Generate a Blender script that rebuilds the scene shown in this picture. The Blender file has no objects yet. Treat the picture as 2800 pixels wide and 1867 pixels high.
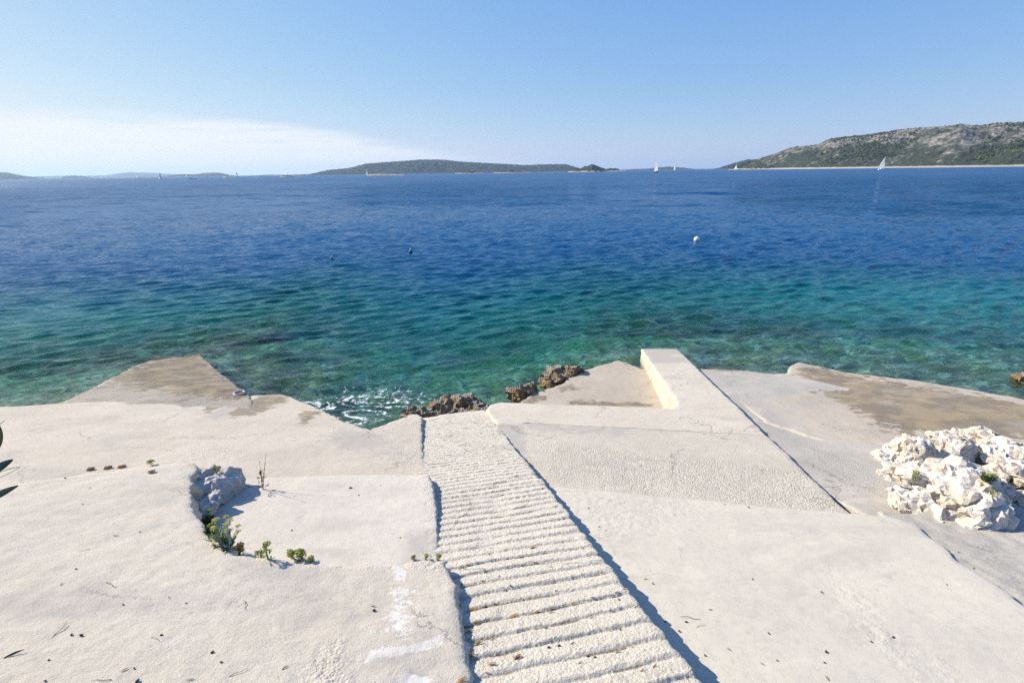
import bpy, bmesh, math, random
import numpy as np
from mathutils import Vector, Matrix, Euler
from mathutils.geometry import delaunay_2d_cdt
from mathutils.bvhtree import BVHTree
random.seed(7)
RNG = np.random.default_rng(7)
sc = bpy.context.scene
COL = sc.collection

# ------------------------------------------------------------------ camera
FPX, CZ = 1322.0, 4.4                     # focal length in photo pixels, eye height over the sea
PITCH, ROLL = math.atan(464.5 / FPX), math.radians(0.85)
_f = np.array([0, math.cos(PITCH), -math.sin(PITCH)])
_r = np.array([1.0, 0, 0])
_u = np.cross(_r, _f)
def ray(x, y):                            # direction through a photo pixel (2800 x 1867)
    a, b = (x - 1400.0) / FPX, -(y - 933.5) / FPX
    c, s = math.cos(ROLL), math.sin(ROLL)
    return _f + (a * c + b * s) * _r + (-a * s + b * c) * _u
K = 1 / 0.84                              # outlines below are measured on a 2352 px wide copy
def rayd(x, y): return ray(x * K, y * K)
EYE = np.array([0, 0, CZ])
def at_z(x, y, z):
    d = rayd(x, y); return EYE + d * ((z - CZ) / d[2])
def on_plane(p, pl):
    d = rayd(*p); t = (CZ - pl[0]) / (pl[1] * d[0] + pl[2] * d[1] - d[2]); return EYE + d * t
def plane3(*pts):                         # plane z = a + b x + c y through three (px, py, z)
    P = [at_z(x, y, z) for x, y, z in pts]
    A = np.array([[1, p[0], p[1]] for p in P]); return tuple(np.linalg.solve(A, [p[2] for p in P]))
def pz(pl, x, y): return pl[0] + pl[1] * x + pl[2] * y

cd = bpy.data.cameras.new('camera'); cam = bpy.data.objects.new('camera', cd); COL.objects.link(cam)
cd.sensor_width = 36; cd.lens = 36 * FPX / 2800; cd.clip_start = 0.05; cd.clip_end = 60000
c_, s_ = math.cos(ROLL), math.sin(ROLL)
X_, Y_, Z_ = c_ * _r - s_ * _u, s_ * _r + c_ * _u, -_f
cam.matrix_world = Matrix([[X_[i], Y_[i], Z_[i], EYE[i]] for i in range(3)] + [[0, 0, 0, 1]])
sc.camera = cam

# ------------------------------------------------------------------ noise
_perm = np.random.default_rng(3).permutation(256); _perm = np.concatenate([_perm, _perm, _perm])
_g3 = np.random.default_rng(5).normal(size=(256, 3)); _g3 /= np.linalg.norm(_g3, axis=1)[:, None]
def pn(x, y, z=0.0):
    x, y, z = np.broadcast_arrays(np.asarray(x, float), np.asarray(y, float), np.asarray(z, float))
    xi, yi, zi = np.floor(x), np.floor(y), np.floor(z)
    xf, yf, zf = x - xi, y - yi, z - zi
    xi, yi, zi = xi.astype(int) & 255, yi.astype(int) & 255, zi.astype(int) & 255
    u, v, w = (t * t * t * (t * (t * 6 - 15) + 10) for t in (xf, yf, zf))
    def g(i, j, k):
        h = _perm[_perm[_perm[xi + i] + yi + j] + zi + k]
        G = _g3[h]; return G[..., 0] * (xf - i) + G[..., 1] * (yf - j) + G[..., 2] * (zf - k)
    L = lambda a, b, t: a + t * (b - a)
    return 1.6 * L(L(L(g(0,0,0), g(1,0,0), u), L(g(0,1,0), g(1,1,0), u), v),
                   L(L(g(0,0,1), g(1,0,1), u), L(g(0,1,1), g(1,1,1), u), v), w)
def fbm(x, y, z=0.0, o=4, gain=0.5):
    s, a = 0, 1.0
    for i in range(o):
        s = s + a * pn(x, y, z + 7.3 * i); x, y, z = x * 2.03, y * 2.03, np.asarray(z) * 2.03; a *= gain
    return s
def sstep(a, b, x):
    t = np.clip((x - a) / (b - a), 0, 1); return t * t * (3 - 2 * t)

# ------------------------------------------------------------------ object helpers
def tag(o, label=None, cat=None, group=None, kind=None):
    if label: o['label'] = label
    if cat: o['category'] = cat
    if group: o['group'] = group
    if kind: o['kind'] = kind
    return o
def mesh(name, V, F, mat=None, smooth=True):
    me = bpy.data.meshes.new(name)
    V = np.asarray(V, np.float32)
    if isinstance(F, np.ndarray):
        n, k = F.shape
        me.vertices.add(len(V)); me.vertices.foreach_set('co', V.ravel())
        me.loops.add(n * k); me.loops.foreach_set('vertex_index', F.astype(np.int32).ravel())
        me.polygons.add(n); me.polygons.foreach_set('loop_start', np.arange(0, n * k, k, dtype=np.int32))
        me.update(calc_edges=True)
    else:
        me.from_pydata([tuple(map(float, v)) for v in V], [], F); me.update()
    if smooth: me.polygons.foreach_set('use_smooth', np.ones(len(me.polygons), bool))
    if mat: me.materials.append(mat)
    return me
def link(name, me, parent=None, loc=None):
    o = bpy.data.objects.new(name, me); COL.objects.link(o)
    if parent: o.parent = parent
    if loc is not None: o.location = loc
    return o
def attr(me, name, rgba):
    a = me.color_attributes.new(name, 'FLOAT_COLOR', 'POINT')
    a.data.foreach_set('color', np.asarray(rgba, np.float32).ravel())
def empty(name, loc, rz=0.0):
    o = bpy.data.objects.new(name, None); COL.objects.link(o); o.location = loc; o.rotation_euler = (0, 0, rz)
    o.empty_display_size = 0.1; return o

# ------------------------------------------------------------------ material helpers
class NT:
    def __init__(s, name):
        s.m = bpy.data.materials.new(name); s.m.use_nodes = True; s.t = s.m.node_tree; s.t.nodes.clear()
        s.out = s.n('ShaderNodeOutputMaterial')
    def n(s, typ, **kw):
        nd = s.t.nodes.new(typ)
        for k, v in kw.items():
            if k == 'ins':
                for a, b in v.items():
                    if isinstance(b, bpy.types.NodeSocket): s.t.links.new(b, nd.inputs[a])
                    else: nd.inputs[a].default_value = b
            else: setattr(nd, k, v)
        return nd
    def math(s, op, a, b=0.0, clamp=False): return s.n('ShaderNodeMath', operation=op, use_clamp=clamp, ins={0: a, 1: b}).outputs[0]
    def mix(s, f, a, b, blend='MIX'):
        nd = s.n('ShaderNodeMix', data_type='RGBA', blend_type=blend, ins={0: f})
        for i, v in ((6, a), (7, b)):
            if isinstance(v, bpy.types.NodeSocket): s.t.links.new(v, nd.inputs[i])
            else: nd.inputs[i].default_value = (*v, 1) if len(v) == 3 else v
        return nd.outputs[2]
    def noise(s, vec, scale, detail=3, rough=0.55, dist=0.0):
        return s.n('ShaderNodeTexNoise', ins={'Vector': vec, 'Scale': scale, 'Detail': detail, 'Roughness': rough, 'Distortion': dist})
    def ramp(s, v, lo, hi, a=0.0, b=1.0):
        return s.n('ShaderNodeMapRange', interpolation_type='SMOOTHSTEP', ins={0: v, 1: lo, 2: hi, 3: a, 4: b}).outputs[0]
    def coords(s): return s.n('ShaderNodeTexCoord').outputs['Object']
    def mapping(s, vec, rot=(0, 0, 0), scale=(1, 1, 1)):
        return s.n('ShaderNodeMapping', ins={'Vector': vec, 'Rotation': rot, 'Scale': scale}).outputs[0]

def simple(name, col, rough=0.7, var=0.25, scale=30.0, spec=0.3):
    t = NT(name); v = t.coords(); nz = t.noise(v, scale).outputs[0]
    c = t.mix(t.ramp(nz, 0.3, 0.7), tuple(x * (1 - var) for x in col), tuple(min(1, x * (1 + var)) for x in col))
    b = t.n('ShaderNodeBsdfPrincipled', ins={'Base Color': c, 'Roughness': rough, 'Specular IOR Level': spec})
    t.t.links.new(b.outputs[0], t.out.inputs[0]); return t.m

def concrete(name, base, base2, bump=0.5, aggr=0.0, streak=0.35):
    t = NT(name); v = t.coords()
    at = t.n('ShaderNodeAttribute', attribute_name='mask'); sep = t.n('ShaderNodeSeparateColor', ins={0: at.outputs['Color']})
    R, G, B, A = sep.outputs[0], sep.outputs[1], sep.outputs[2], at.outputs['Alpha']
    big = t.noise(v, 0.9, 5, 0.6).outputs[0]
    mid = t.noise(v, 7.0, 5, 0.65).outputs[0]
    fine = t.noise(v, 75.0, 4, 0.7).outputs[0]
    grain = t.noise(v, 190.0, 2, 0.7).outputs[0]
    sv = t.mapping(v, (0, 0, math.radians(-38)), (9.0, 34.0, 20.0))
    strk = t.noise(sv, 1.0, 4, 0.6).outputs[0]
    col = t.mix(t.ramp(big, 0.35, 0.66), base, base2)
    col = t.mix(t.ramp(mid, 0.5, 0.8, 0, 0.45), col, tuple(x * 0.80 for x in base2))
    # grey smooth cement repairs, white lime paint, brown algae / lichen stain
    col = t.mix(B, col, (0.42, 0.385, 0.325))
    stc = t.mix(t.ramp(t.noise(v, 3.0, 4).outputs[0], 0.42, 0.62), (0.130, 0.098, 0.062), (0.27, 0.195, 0.095))
    stv = t.mapping(v, (0, 0, math.radians(38)), (3.2, 13.0, 8.0))
    stn = t.noise(stv, 1.0, 9, 0.82).outputs[0]
    rr = t.math('MULTIPLY', t.ramp(t.math('ADD', R, t.math('MULTIPLY', t.math('ADD', t.math('SUBTRACT', stn, 0.5), t.math('MULTIPLY', t.math('SUBTRACT', mid, 0.5), 0.5)), 3.2)), 0.30, 0.62), t.ramp(R, 0.0, 0.25))
    col = t.mix(t.math('MULTIPLY', rr, 0.8), col, stc)
    gg = t.ramp(t.math('ADD', G, t.math('MULTIPLY', t.math('SUBTRACT', t.noise(v, 30.0, 7, 0.8).outputs[0], 0.5), 3.4)), 0.46, 0.62)
    gg = t.math('MULTIPLY', gg, t.ramp(G, 0.0, 0.15))
    col = t.mix(t.math('MULTIPLY', gg, 0.85), col, (0.80, 0.755, 0.67))
    # brown algae band just above the water
    zc = t.n('ShaderNodeSeparateXYZ', ins={0: v}).outputs[2]
    col = t.mix(t.ramp(t.math('ADD', zc, t.math('MULTIPLY', t.math('SUBTRACT', mid, 0.5), 0.5)), 0.13, 0.0, 0, 0.7), col, (0.10, 0.08, 0.05))
    # open pores and pale sand grains (real holes: also in the bump)
    pit = t.ramp(fine, 0.69, 0.76)
    sand = t.ramp(grain, 0.30, 0.70)
    col = t.mix(t.math('MULTIPLY', sand, 0.30), col, tuple(x * 0.66 for x in base))
    col = t.mix(t.math('MULTIPLY', pit, 0.40), col, (0.17, 0.15, 0.125))
    mot = t.noise(v, 24.0, 4, 0.7).outputs[0]
    col = t.mix(t.ramp(mot, 0.46, 0.70, 0, 0.30), col, tuple(x * 0.62 for x in base))
    pit2 = t.math('MULTIPLY', t.ramp(t.noise(v, 33.0, 2, 0.5).outputs[0], 0.695, 0.73), t.ramp(big, 0.40, 0.60))
    col = t.mix(t.math('MULTIPLY', pit2, 0.55), col, (0.20, 0.17, 0.14))
    cw = t.n('ShaderNodeVectorMath', operation='ADD', ins={0: t.mapping(v, (0, 0, 0.4), (0.55, 0.8, 0.6)), 1: t.n('ShaderNodeVectorMath', operation='SCALE', ins={0: t.noise(v, 2.2, 6, 0.7).outputs['Color'], 3: 0.34}).outputs[0]}).outputs[0]
    ck = t.n('ShaderNodeTexVoronoi', feature='DISTANCE_TO_EDGE', ins={'Vector': cw, 'Scale': 1.0}).outputs['Distance']
    ck = t.math('MULTIPLY', t.ramp(ck, 0.0055, 0.0015), t.ramp(t.noise(v, 0.8, 3).outputs[0], 0.47, 0.56))
    col = t.mix(t.math('MULTIPLY', ck, 0.5), col, (0.13, 0.11, 0.09))
    wth = t.noise(t.mapping(v, (0, 0, math.radians(-30)), (0.8, 2.0, 1.0)), 1.0, 7, 0.68, 0.4).outputs[0]
    col = t.mix(t.ramp(wth, 0.50, 0.68, 0, 0.5), col, (0.385, 0.35, 0.295))
    col = t.mix(t.ramp(wth, 0.42, 0.30, 0, 0.35), col, (0.66, 0.58, 0.475))
    # height
    vor = t.n('ShaderNodeTexVoronoi', feature='F1', ins={'Vector': v, 'Scale': 62.0}).outputs['Distance']
    agg = t.math('MULTIPLY', t.math('SUBTRACT', 0.6, vor), t.math('ADD', t.math('MULTIPLY', A, 1.3), aggr))
    h = t.math('ADD', t.math('MULTIPLY', fine, 1.0), t.math('MULTIPLY', strk, streak * 2.2))
    h = t.math('ADD', h, t.math('MULTIPLY', grain, 0.55))
    h = t.math('ADD', h, agg)
    h = t.math('SUBTRACT', h, t.math('ADD', t.math('MULTIPLY', pit, 1.0), t.math('ADD', t.math('MULTIPLY', pit2, 1.3), ck)))
    h = t.math('MULTIPLY', h, t.math('SUBTRACT', 1.0, t.math('MULTIPLY', B, 0.75)))
    bp = t.n('ShaderNodeBump', ins={'Strength': bump, 'Distance': 0.012, 'Height': h})
    b = t.n('ShaderNodeBsdfPrincipled', ins={'Base Color': col, 'Roughness': 0.9, 'Specular IOR Level': 0.2, 'Normal': bp.outputs[0]})
    t.t.links.new(b.outputs[0], t.out.inputs[0]); return t.m

def stone(name, pale, mid, dark, scale=4.0, bump=0.8, strata=0.0, topcol=None):
    t = NT(name); v = t.coords()
    n1 = t.noise(v, scale, 6, 0.65).outputs[0]; n2 = t.noise(v, scale * 6, 6, 0.7).outputs[0]
    n3 = t.noise(v, scale * 22, 4, 0.7).outputs[0]
    col = t.mix(t.ramp(n1, 0.4, 0.62), pale, mid)
    col = t.mix(t.ramp(n2, 0.55, 0.72, 0, 0.8), col, dark)
    col = t.mix(t.ramp(n3, 0.6, 0.75, 0, 0.35), col, tuple(x * 0.6 for x in dark))
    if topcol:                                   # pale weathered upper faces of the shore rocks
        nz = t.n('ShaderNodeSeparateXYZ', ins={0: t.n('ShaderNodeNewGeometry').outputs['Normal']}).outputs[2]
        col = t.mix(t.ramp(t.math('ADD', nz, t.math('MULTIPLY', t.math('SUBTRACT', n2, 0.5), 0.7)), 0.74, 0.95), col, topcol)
    h = t.math('ADD', t.math('MULTIPLY', n2, 1.0), t.math('MULTIPLY', n3, 0.5))
    if strata:
        w = t.n('ShaderNodeTexWave', wave_type='BANDS', bands_direction='X', ins={'Vector': v, 'Scale': 9.0, 'Distortion': 5.0, 'Detail': 3.0}).outputs[1]
        h = t.math('ADD', h, t.math('MULTIPLY', w, strata))
    bp = t.n('ShaderNodeBump', ins={'Strength': bump, 'Distance': 0.03, 'Height': h})
    b = t.n('ShaderNodeBsdfPrincipled', ins={'Base Color': col, 'Roughness': 0.9, 'Specular IOR Level': 0.2, 'Normal': bp.outputs[0]})
    t.t.links.new(b.outputs[0], t.out.inputs[0]); return t.m

# ------------------------------------------------------------------ slabs of concrete
def pin(px, py, poly):
    ins = np.zeros(len(px), bool); n = len(poly)
    for i in range(n):
        x1, y1 = poly[i]; x2, y2 = poly[(i + 1) % n]
        c = ((y1 > py) != (y2 > py)); ins ^= c & (px < (x2 - x1) * (py - y1) / ((y2 - y1) if y2 != y1 else 1e-12) + x1)
    return ins
def pdist(px, py, poly, closed=True):
    d = np.full(len(px), 1e9); n = len(poly)
    for i in range(n if closed else n - 1):
        x1, y1 = poly[i]; x2, y2 = poly[(i + 1) % n]; dx, dy = x2 - x1, y2 - y1
        t = np.clip(((px - x1) * dx + (py - y1) * dy) / max(dx * dx + dy * dy, 1e-12), 0, 1)
        d = np.minimum(d, np.hypot(px - x1 - t * dx, py - y1 - t * dy))
    return d
def region(px, py, pl, outline, soft, namp, nsc=6.0):
    q = np.array([on_plane(p, pl)[:2] for p in outline])
    sd = pdist(px, py, q) * np.where(pin(px, py, q), 1, -1)
    sd = sd + namp * fbm(px * nsc, py * nsc, 3.1, 3)
    return sstep(-soft, soft, sd)

BVH = []
def slab(name, outline, pl, mat, e=0.006, er=0.006, rim=0.018, drop=1.0, relief=0.006, masks=(), extra=None, edge_noise=0.008, bulge=0.02, rough_rel=0.012, inner=0.03, dirt=None):
    q = np.array([on_plane(p, pl)[:2] for p in outline])
    # densified, slightly ragged outline
    bx = []
    for i in range(len(q)):
        a, b = q[i], q[(i + 1) % len(q)]; L = np.linalg.norm(b - a); mr = np.linalg.norm((a + b) / 2)
        st = max(0.012, 0.007 * min(max(mr, 1.6), 9)); n = max(1, int(L / st))
        for k in range(n): bx.append(a + (b - a) * k / n)
    bx = np.array(bx)
    tn = np.roll(bx, -1, 0) - np.roll(bx, 1, 0); nr = np.stack([tn[:, 1], -tn[:, 0]], 1); nr /= np.linalg.norm(nr, axis=1)[:, None] + 1e-9
    area = 0.5 * np.sum(q[:, 0] * np.roll(q[:, 1], -1) - q[:, 1] * np.roll(q[:, 0], -1))
    if area < 0: nr = -nr                       # outward
    jag = edge_noise * (fbm(bx[:, 0] * 5, bx[:, 1] * 5, 1.7, 4, 0.6))
    bx = bx + nr * jag[:, None]
    nb = len(bx)
    # interior points at even angular density round the viewpoint's foot
    r = np.hypot(q[:, 0], q[:, 1]); r0 = max(0.45, min(r.min(), pdist(np.zeros(1), np.zeros(1), q)[0])); r1 = r.max()
    rows = np.exp(np.arange(math.log(r0), math.log(r1), er)); an = np.arctan2(q[:, 0], q[:, 1])
    cols = np.arange(an.min() - 0.02, an.max() + 0.02, e)
    RR, AA = np.meshgrid(rows, cols, indexing='ij')
    RR = RR * (1 + RNG.uniform(-.3, .3, RR.shape) * er); AA = AA + RNG.uniform(-.3, .3, AA.shape) * e
    gx, gy = (RR * np.sin(AA)).ravel(), (RR * np.cos(AA)).ravel()
    k = pin(gx, gy, q); gx, gy = gx[k], gy[k]; gd = pdist(gx, gy, q); k = gd > inner + edge_noise; gx, gy = gx[k], gy[k]
    ring1, ring2 = bx - nr * rim * 0.35, bx - nr * rim
    pts = np.concatenate([bx, ring1, ring2, np.stack([gx, gy], 1)])
    vs, es, fs, ov, oe, of = delaunay_2d_cdt([Vector(p) for p in pts], [(i, (i + 1) % nb) for i in range(nb)], [], 1, 1e-6)
    P = np.array([(v.x, v.y) for v in vs]); src = np.array([o[0] if o else -1 for o in ov])
    x, y = P[:, 0], P[:, 1]
    z = pz(pl, x, y) + 0.6 * rough_rel * fbm(x * 1.3, y * 1.3, 0.4, 3) + 0.45 * relief * fbm(x * 9, y * 9, 2.2, 4, 0.6)
    M = np.zeros((len(P), 4))
    for ch, ol, soft, namp in masks: M[:, ch] = np.maximum(M[:, ch], region(x, y, pl, ol, soft, namp))
    if dirt: M[:, 0] = np.maximum(M[:, 0], dirt(x, y))
    z = z + M[:, 3] * 0.005 * (fbm(x * 22, y * 22, 5.0, 3, 0.7)) 
    if extra: z = z + extra(x, y)
    lvl = np.where(src < 0, 3, np.where(src < nb, 0, np.where(src < 2 * nb, 1, np.where(src < 3 * nb, 2, 3))))
    dz = np.choose(lvl, [1.0, 0.32, 0.04, 0.0]) * rim * (0.8 + 0.8 * fbm(x * 6, y * 6, 9.1, 3))
    z = z - np.maximum(dz, 0)
    V = [np.stack([x, y, z], 1)]
    F = [list(f) if (lambda a, b, c: (b[0]-a[0])*(c[1]-a[1])-(b[1]-a[1])*(c[0]-a[0]))(P[f[0]], P[f[1]], P[f[2]]) > 0 else list(f)[::-1] for f in fs if len(f) == 3]
    # sides
    i2o = {}
    for oi, s in enumerate(src):
        if 0 <= s < nb: i2o[s] = oi
    order = [i2o[i] for i in range(nb) if i in i2o]
    onr = np.array([nr[src[o]] for o in order]); top = V[0][order]; prev = np.array(order); tot = len(P); m = len(order)
    for dep in (0.02, 0.05, 0.10, 0.17, 0.28, 0.45, 0.75, 1.1):
        if dep > drop: break
        b = bulge * (0.35 + 0.65 * min(1, dep / 0.1))
        off = b * fbm(top[:, 0] * 9, top[:, 1] * 9, dep * 12, 4, 0.65) + (0.004 if dep < 0.1 else 0)
        ring = np.stack([top[:, 0] + onr[:, 0] * off, top[:, 1] + onr[:, 1] * off, top[:, 2] - dep], 1)
        V.append(ring); cur = np.arange(tot, tot + m); tot += m
        for i in range(m):
            j = (i + 1) % m; qd = [int(prev[i]), int(cur[i]), int(cur[j]), int(prev[j])]
            if area < 0: qd = qd[::-1]
            F.append(qd)
        prev = cur
        M = np.concatenate([M, np.tile([0, 0, 0, 0.9], (m, 1))])
    me = mesh(name, np.concatenate(V), F, mat); attr(me, 'mask', M)
    BVH.append(BVHTree.FromPolygons([tuple(v) for v in np.concatenate(V)], F))
    return link(name, me)

CREAM = concrete('cream_concrete', (0.575, 0.505, 0.395), (0.62, 0.55, 0.44), 0.45, 0.10, 0.4)
RIB = concrete('ribbed_concrete', (0.585, 0.53, 0.425), (0.625, 0.57, 0.465), 0.75, 0.55, 0.0)
SMOOTH = concrete('smooth_concrete', (0.53, 0.485, 0.395), (0.59, 0.535, 0.43), 0.22, 0.0, 0.05)
AGG = concrete('aggregate_concrete', (0.52, 0.465, 0.365), (0.575, 0.515, 0.41), 0.55, 0.45, 0.0)
PATIO = concrete('patio_concrete', (0.575, 0.515, 0.425), (0.62, 0.56, 0.465), 0.40, 0.05, 0.3)
SHORE = concrete('shore_concrete', (0.535, 0.465, 0.365), (0.59, 0.515, 0.41), 0.42, 0.08, 0.3)
GREYC = concrete('grey_concrete', (0.40, 0.37, 0.315), (0.47, 0.43, 0.365), 0.45, 0.15, 0.2)
TAN = concrete('tan_concrete', (0.45, 0.385, 0.30), (0.50, 0.43, 0.335), 0.45, 0.2, 0.2)
WET = concrete('weathered_concrete', (0.34, 0.295, 0.23), (0.44, 0.39, 0.31), 0.6, 0.15, 0.9)

RAMP = (2.6212, 0.06025, -0.26679)
RN = np.array([-0.05811313, 0.25733965, 0.96457201]); RD = np.array([-0.21247201, 0.94087981, -0.26381969])
PFG = (2.584, -0.08, -0.24)
PM = (2.42, 0.0, -0.207)
PFL = (2.47, -0.055, -0.26)
PP = (0.95 + 0.13 * 6.2, 0.0, -0.13)
def zz(p, pl): return on_plane(p, pl)[2]
PR = plane3((1200, 970, 0.925), (1752, 1000, zz((1752, 1000), PP) - 0.012), (1270, 1115, zz((1270, 1115), RAMP) - 0.20))
PS = plane3((1275, 1122, zz((1275, 1122), RAMP) - 0.155), (1620, 1568, zz((1620, 1568), RAMP) - 0.255), (1948, 1178, 1.655))
PG = (PP[0] - 0.085, 0.0, -0.13)
def gutter(x, y): return 0.10 * np.maximum(0, 5.9 - y)
PB = plane3((1640, 850, 0.42), (1900, 1012, zz((1900, 1012), PG) + 0.05), (2352, 918, 0.78))
PT = (0.2 + 0.05 * 9, 0.0, -0.05)
PTL = plane3((570, 908, 0.74), (160, 924, 1.05), (455, 815, 0.07))
PU = (PS[0] - 0.035, PS[1], PS[2])

# ribbed ramp: saw-tooth battens, the low side of each rib towards the land
def ribs(x, y):
    z0 = pz(RAMP, x, y); al = x * RD[0] + y * RD[1] + (z0 - CZ) * RD[2]
    lat = x * RD[1] - y * RD[0]
    al = al + 0.030 * (lat + 0.05) + 0.020 * fbm(x * 1.7, y * 1.7, 4.4, 4)
    # rib pitch shrinks from 0.148 m near the land to 0.10 m at the sea end
    u = np.log((0.157 - 0.0125 * al).clip(0.02) / 0.157) / -0.0125
    t = u - np.floor(u); rk = np.floor(u)
    amp = 0.0112 + 0.0035 * np.sin(rk * 12.9898) * np.cos(rk * 3.1)
    amp = amp * (1 + 0.25 * fbm(x * 4.5, y * 4.5, 8.8, 3)) * (1 - 0.35 * sstep(3.2, 5.6, y))
    amp = amp * (1 - 0.75 * sstep(0.35, 0.75, fbm(x * 3.1, y * 3.1, 15.0, 3)))
    w = 0.20 + 0.04 * np.sin(rk * 5.1)
    prof = np.where(t < w, sstep(0, w, t), 1 - np.clip((t - w) / (1 - w), 0, 1) ** 1.15)
    groove = np.maximum(sstep(0.86, 0.97, t), sstep(0.08, 0.03, t))
    return amp * prof - 0.010 - 0.0055 * groove + 0.0022 * fbm(x * 30, y * 30, 1.1, 4, 0.75) * (0.5 + prof), groove
def rib_h(x, y): return ribs(x, y)[0]
def rib_dirt(x, y): return 0.60 * ribs(x, y)[1] * sstep(-0.35, 0.3, fbm(x * 5, y * 5, 3.3, 3))
tag(slab('path', [(1640, 1590), (1540, 1468), (1440, 1345), (1350, 1234), (1270, 1130), (1190, 1035), (1150, 985), (1128, 958), (1113, 941),
     (1080, 943), (1020, 951), (962, 960), (940, 1100), (960, 1300), (1010, 1568), (1020, 2000), (2000, 2000)], RAMP, RIB, e=0.0050, er=0.0027,
     rim=0.02, relief=0.003, rough_rel=0.006, extra=rib_h, dirt=rib_dirt, edge_noise=0.014, bulge=0.02, drop=0.8), kind='structure')

# left: near slab with its curved lip, lower slab, slab out to the sea edge, slipway tip
tag(slab('pavement', [(1095, 1640), (1084, 1568), (1074, 1500), (1063, 1450), (1056, 1400), (1048, 1345), (1036, 1308), (1016, 1288), (985, 1284), (930, 1291), (860, 1298), (790, 1299), (720, 1292),
     (650, 1283), (590, 1279), (545, 1270), (515, 1252), (478, 1220), (458, 1190), (446, 1160), (436, 1130), (437, 1105), (446, 1085), (458, 1068), (440, 1062), (395, 1063),
     (310, 1073), (200, 1086), (100, 1099), (0, 1112), (-300, 1140), (-900, 1180), (-1500, 1300), (-900, 2300), (1150, 2300)], PFG, CREAM, e=0.0062, er=0.0055,
     rim=0.026, relief=0.006, rough_rel=0.016, edge_noise=0.030, bulge=0.06,
     masks=[(1, [(838, 1525), (850, 1495), (885, 1478), (930, 1482), (985, 1472), (1020, 1455), (1015, 1480), (960, 1500), (905, 1512), (860, 1512)], 0.012, 0.02),
            (1, [(900, 1568), (930, 1545), (985, 1550), (1000, 1580), (880, 1600)], 0.02, 0.03),
            (1, [(912, 1360), (938, 1360), (945, 1430), (928, 1460), (908, 1430)], 0.16, 0.06),
            (1, [(905, 1300), (935, 1300), (930, 1330), (910, 1330)], 0.03, 0.02),
            (2, [(925, 1568), (945, 1535), (985, 1545), (990, 1600), (920, 1620)], 0.02, 0.02),
            (3, [(690, 1568), (730, 1500), (785, 1460), (790, 1500), (800, 1568), (750, 1620)], 0.05, 0.05),
            (3, [(455, 1062), (425, 1080), (420, 1130), (440, 1190), (500, 1260), (600, 1290), (720, 1300), (930, 1305), (1030, 1320), (1070, 1440), (1090, 1470), (1100, 1400), (1030, 1270), (700, 1270), (500, 1200), (480, 1100)], 0.05, 0.03)]), kind='structure')
tag(slab('pavement', [(1013, 1290), (1010, 1262), (1006, 1225), (1003, 1185), (1000, 1150), (994, 1115), (985, 1084), (968, 1080), (940, 1082), (860, 1089), (780, 1091), (700, 1093), (600, 1096), (520, 1098),
     (440, 1102), (405, 1150), (430, 1285), (700, 1335), (1010, 1335)], PM, PATIO, extra=lambda x, y: -0.10 * sstep(3.95, 4.5, y) * sstep(-1.35, -1.0, x), e=0.006, er=0.006, rim=0.02, relief=0.004, rough_rel=0.012, edge_noise=0.014, bulge=0.03,
     masks=[(3, [(960, 1085), (985, 1085), (1005, 1180), (1010, 1270), (990, 1270), (975, 1150)], 0.03, 0.03), (2, [(930, 1230), (1005, 1215), (1012, 1290), (930, 1290)], 0.10, 0.05)]), kind='structure')
tag(slab('pavement', [(988, 1104), (982, 1085), (976, 1058), (972, 1020), (970, 985), (969, 957), (958, 950), (940, 952), (915, 962), (895, 969), (875, 978), (850, 986), (830, 981), (800, 970), (760, 951), (720, 932), (690, 921), (668, 911), (645, 905),
     (580, 908), (560, 911), (480, 914), (400, 916), (300, 919), (200, 923), (120, 927), (60, 932), (0, 934), (-300, 948), (-900, 965), (-1300, 1150), (-900, 1260), (200, 1165), (400, 1135), (460, 1115), (530, 1112), (640, 1110), (800, 1107)],
     PFL, SHORE, e=0.006, er=0.006, rim=0.02, relief=0.005, rough_rel=0.015, edge_noise=0.02, bulge=0.04,
     masks=[(0, [(465, 905), (480, 948), (520, 925), (560, 908)], 0.10, 0.10), (0, [(520, 958), (560, 920), (640, 900), (665, 918), (590, 950)], 0.12, 0.12),
            (0, [(690, 960), (700, 945), (740, 945), (700, 975)], 0.10, 0.10),
            (3, [(385, 1068), (430, 1030), (480, 1015), (540, 1025), (590, 1040), (570, 1062), (470, 1065)], 0.08, 0.08),
            (3, [(845, 985), (965, 945), (975, 1050), (960, 1075), (880, 1070), (840, 1050), (900, 1020)], 0.10, 0.10),
            (2, [(740, 1005), (800, 985), (880, 1000), (900, 1030), (800, 1035)], 0.15, 0.1),
            (2, [(470, 958), (530, 930), (565, 914), (580, 916), (540, 950), (500, 965)], 0.05, 0.04)]), kind='structure')
tag(slab('pavement', [(128, 932), (165, 912), (200, 896), (250, 870), (300, 844), (345, 827), (380, 823), (420, 819), (459, 815), (480, 833), (505, 855), (540, 882), (572, 906), (585, 940), (400, 950), (140, 950)],
     PTL, WET, e=0.006, er=0.006, relief=0.012, rough_rel=0.03, edge_noise=0.025, bulge=0.05, rim=0.03,
     masks=[(0, [(250, 870), (350, 825), (460, 814), (520, 862), (575, 907), (520, 915), (400, 900), (300, 885)], 0.5, 0.3),
            (3, [(400, 900), (560, 895), (580, 930), (420, 930)], 0.2, 0.2)]), kind='structure')

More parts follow.
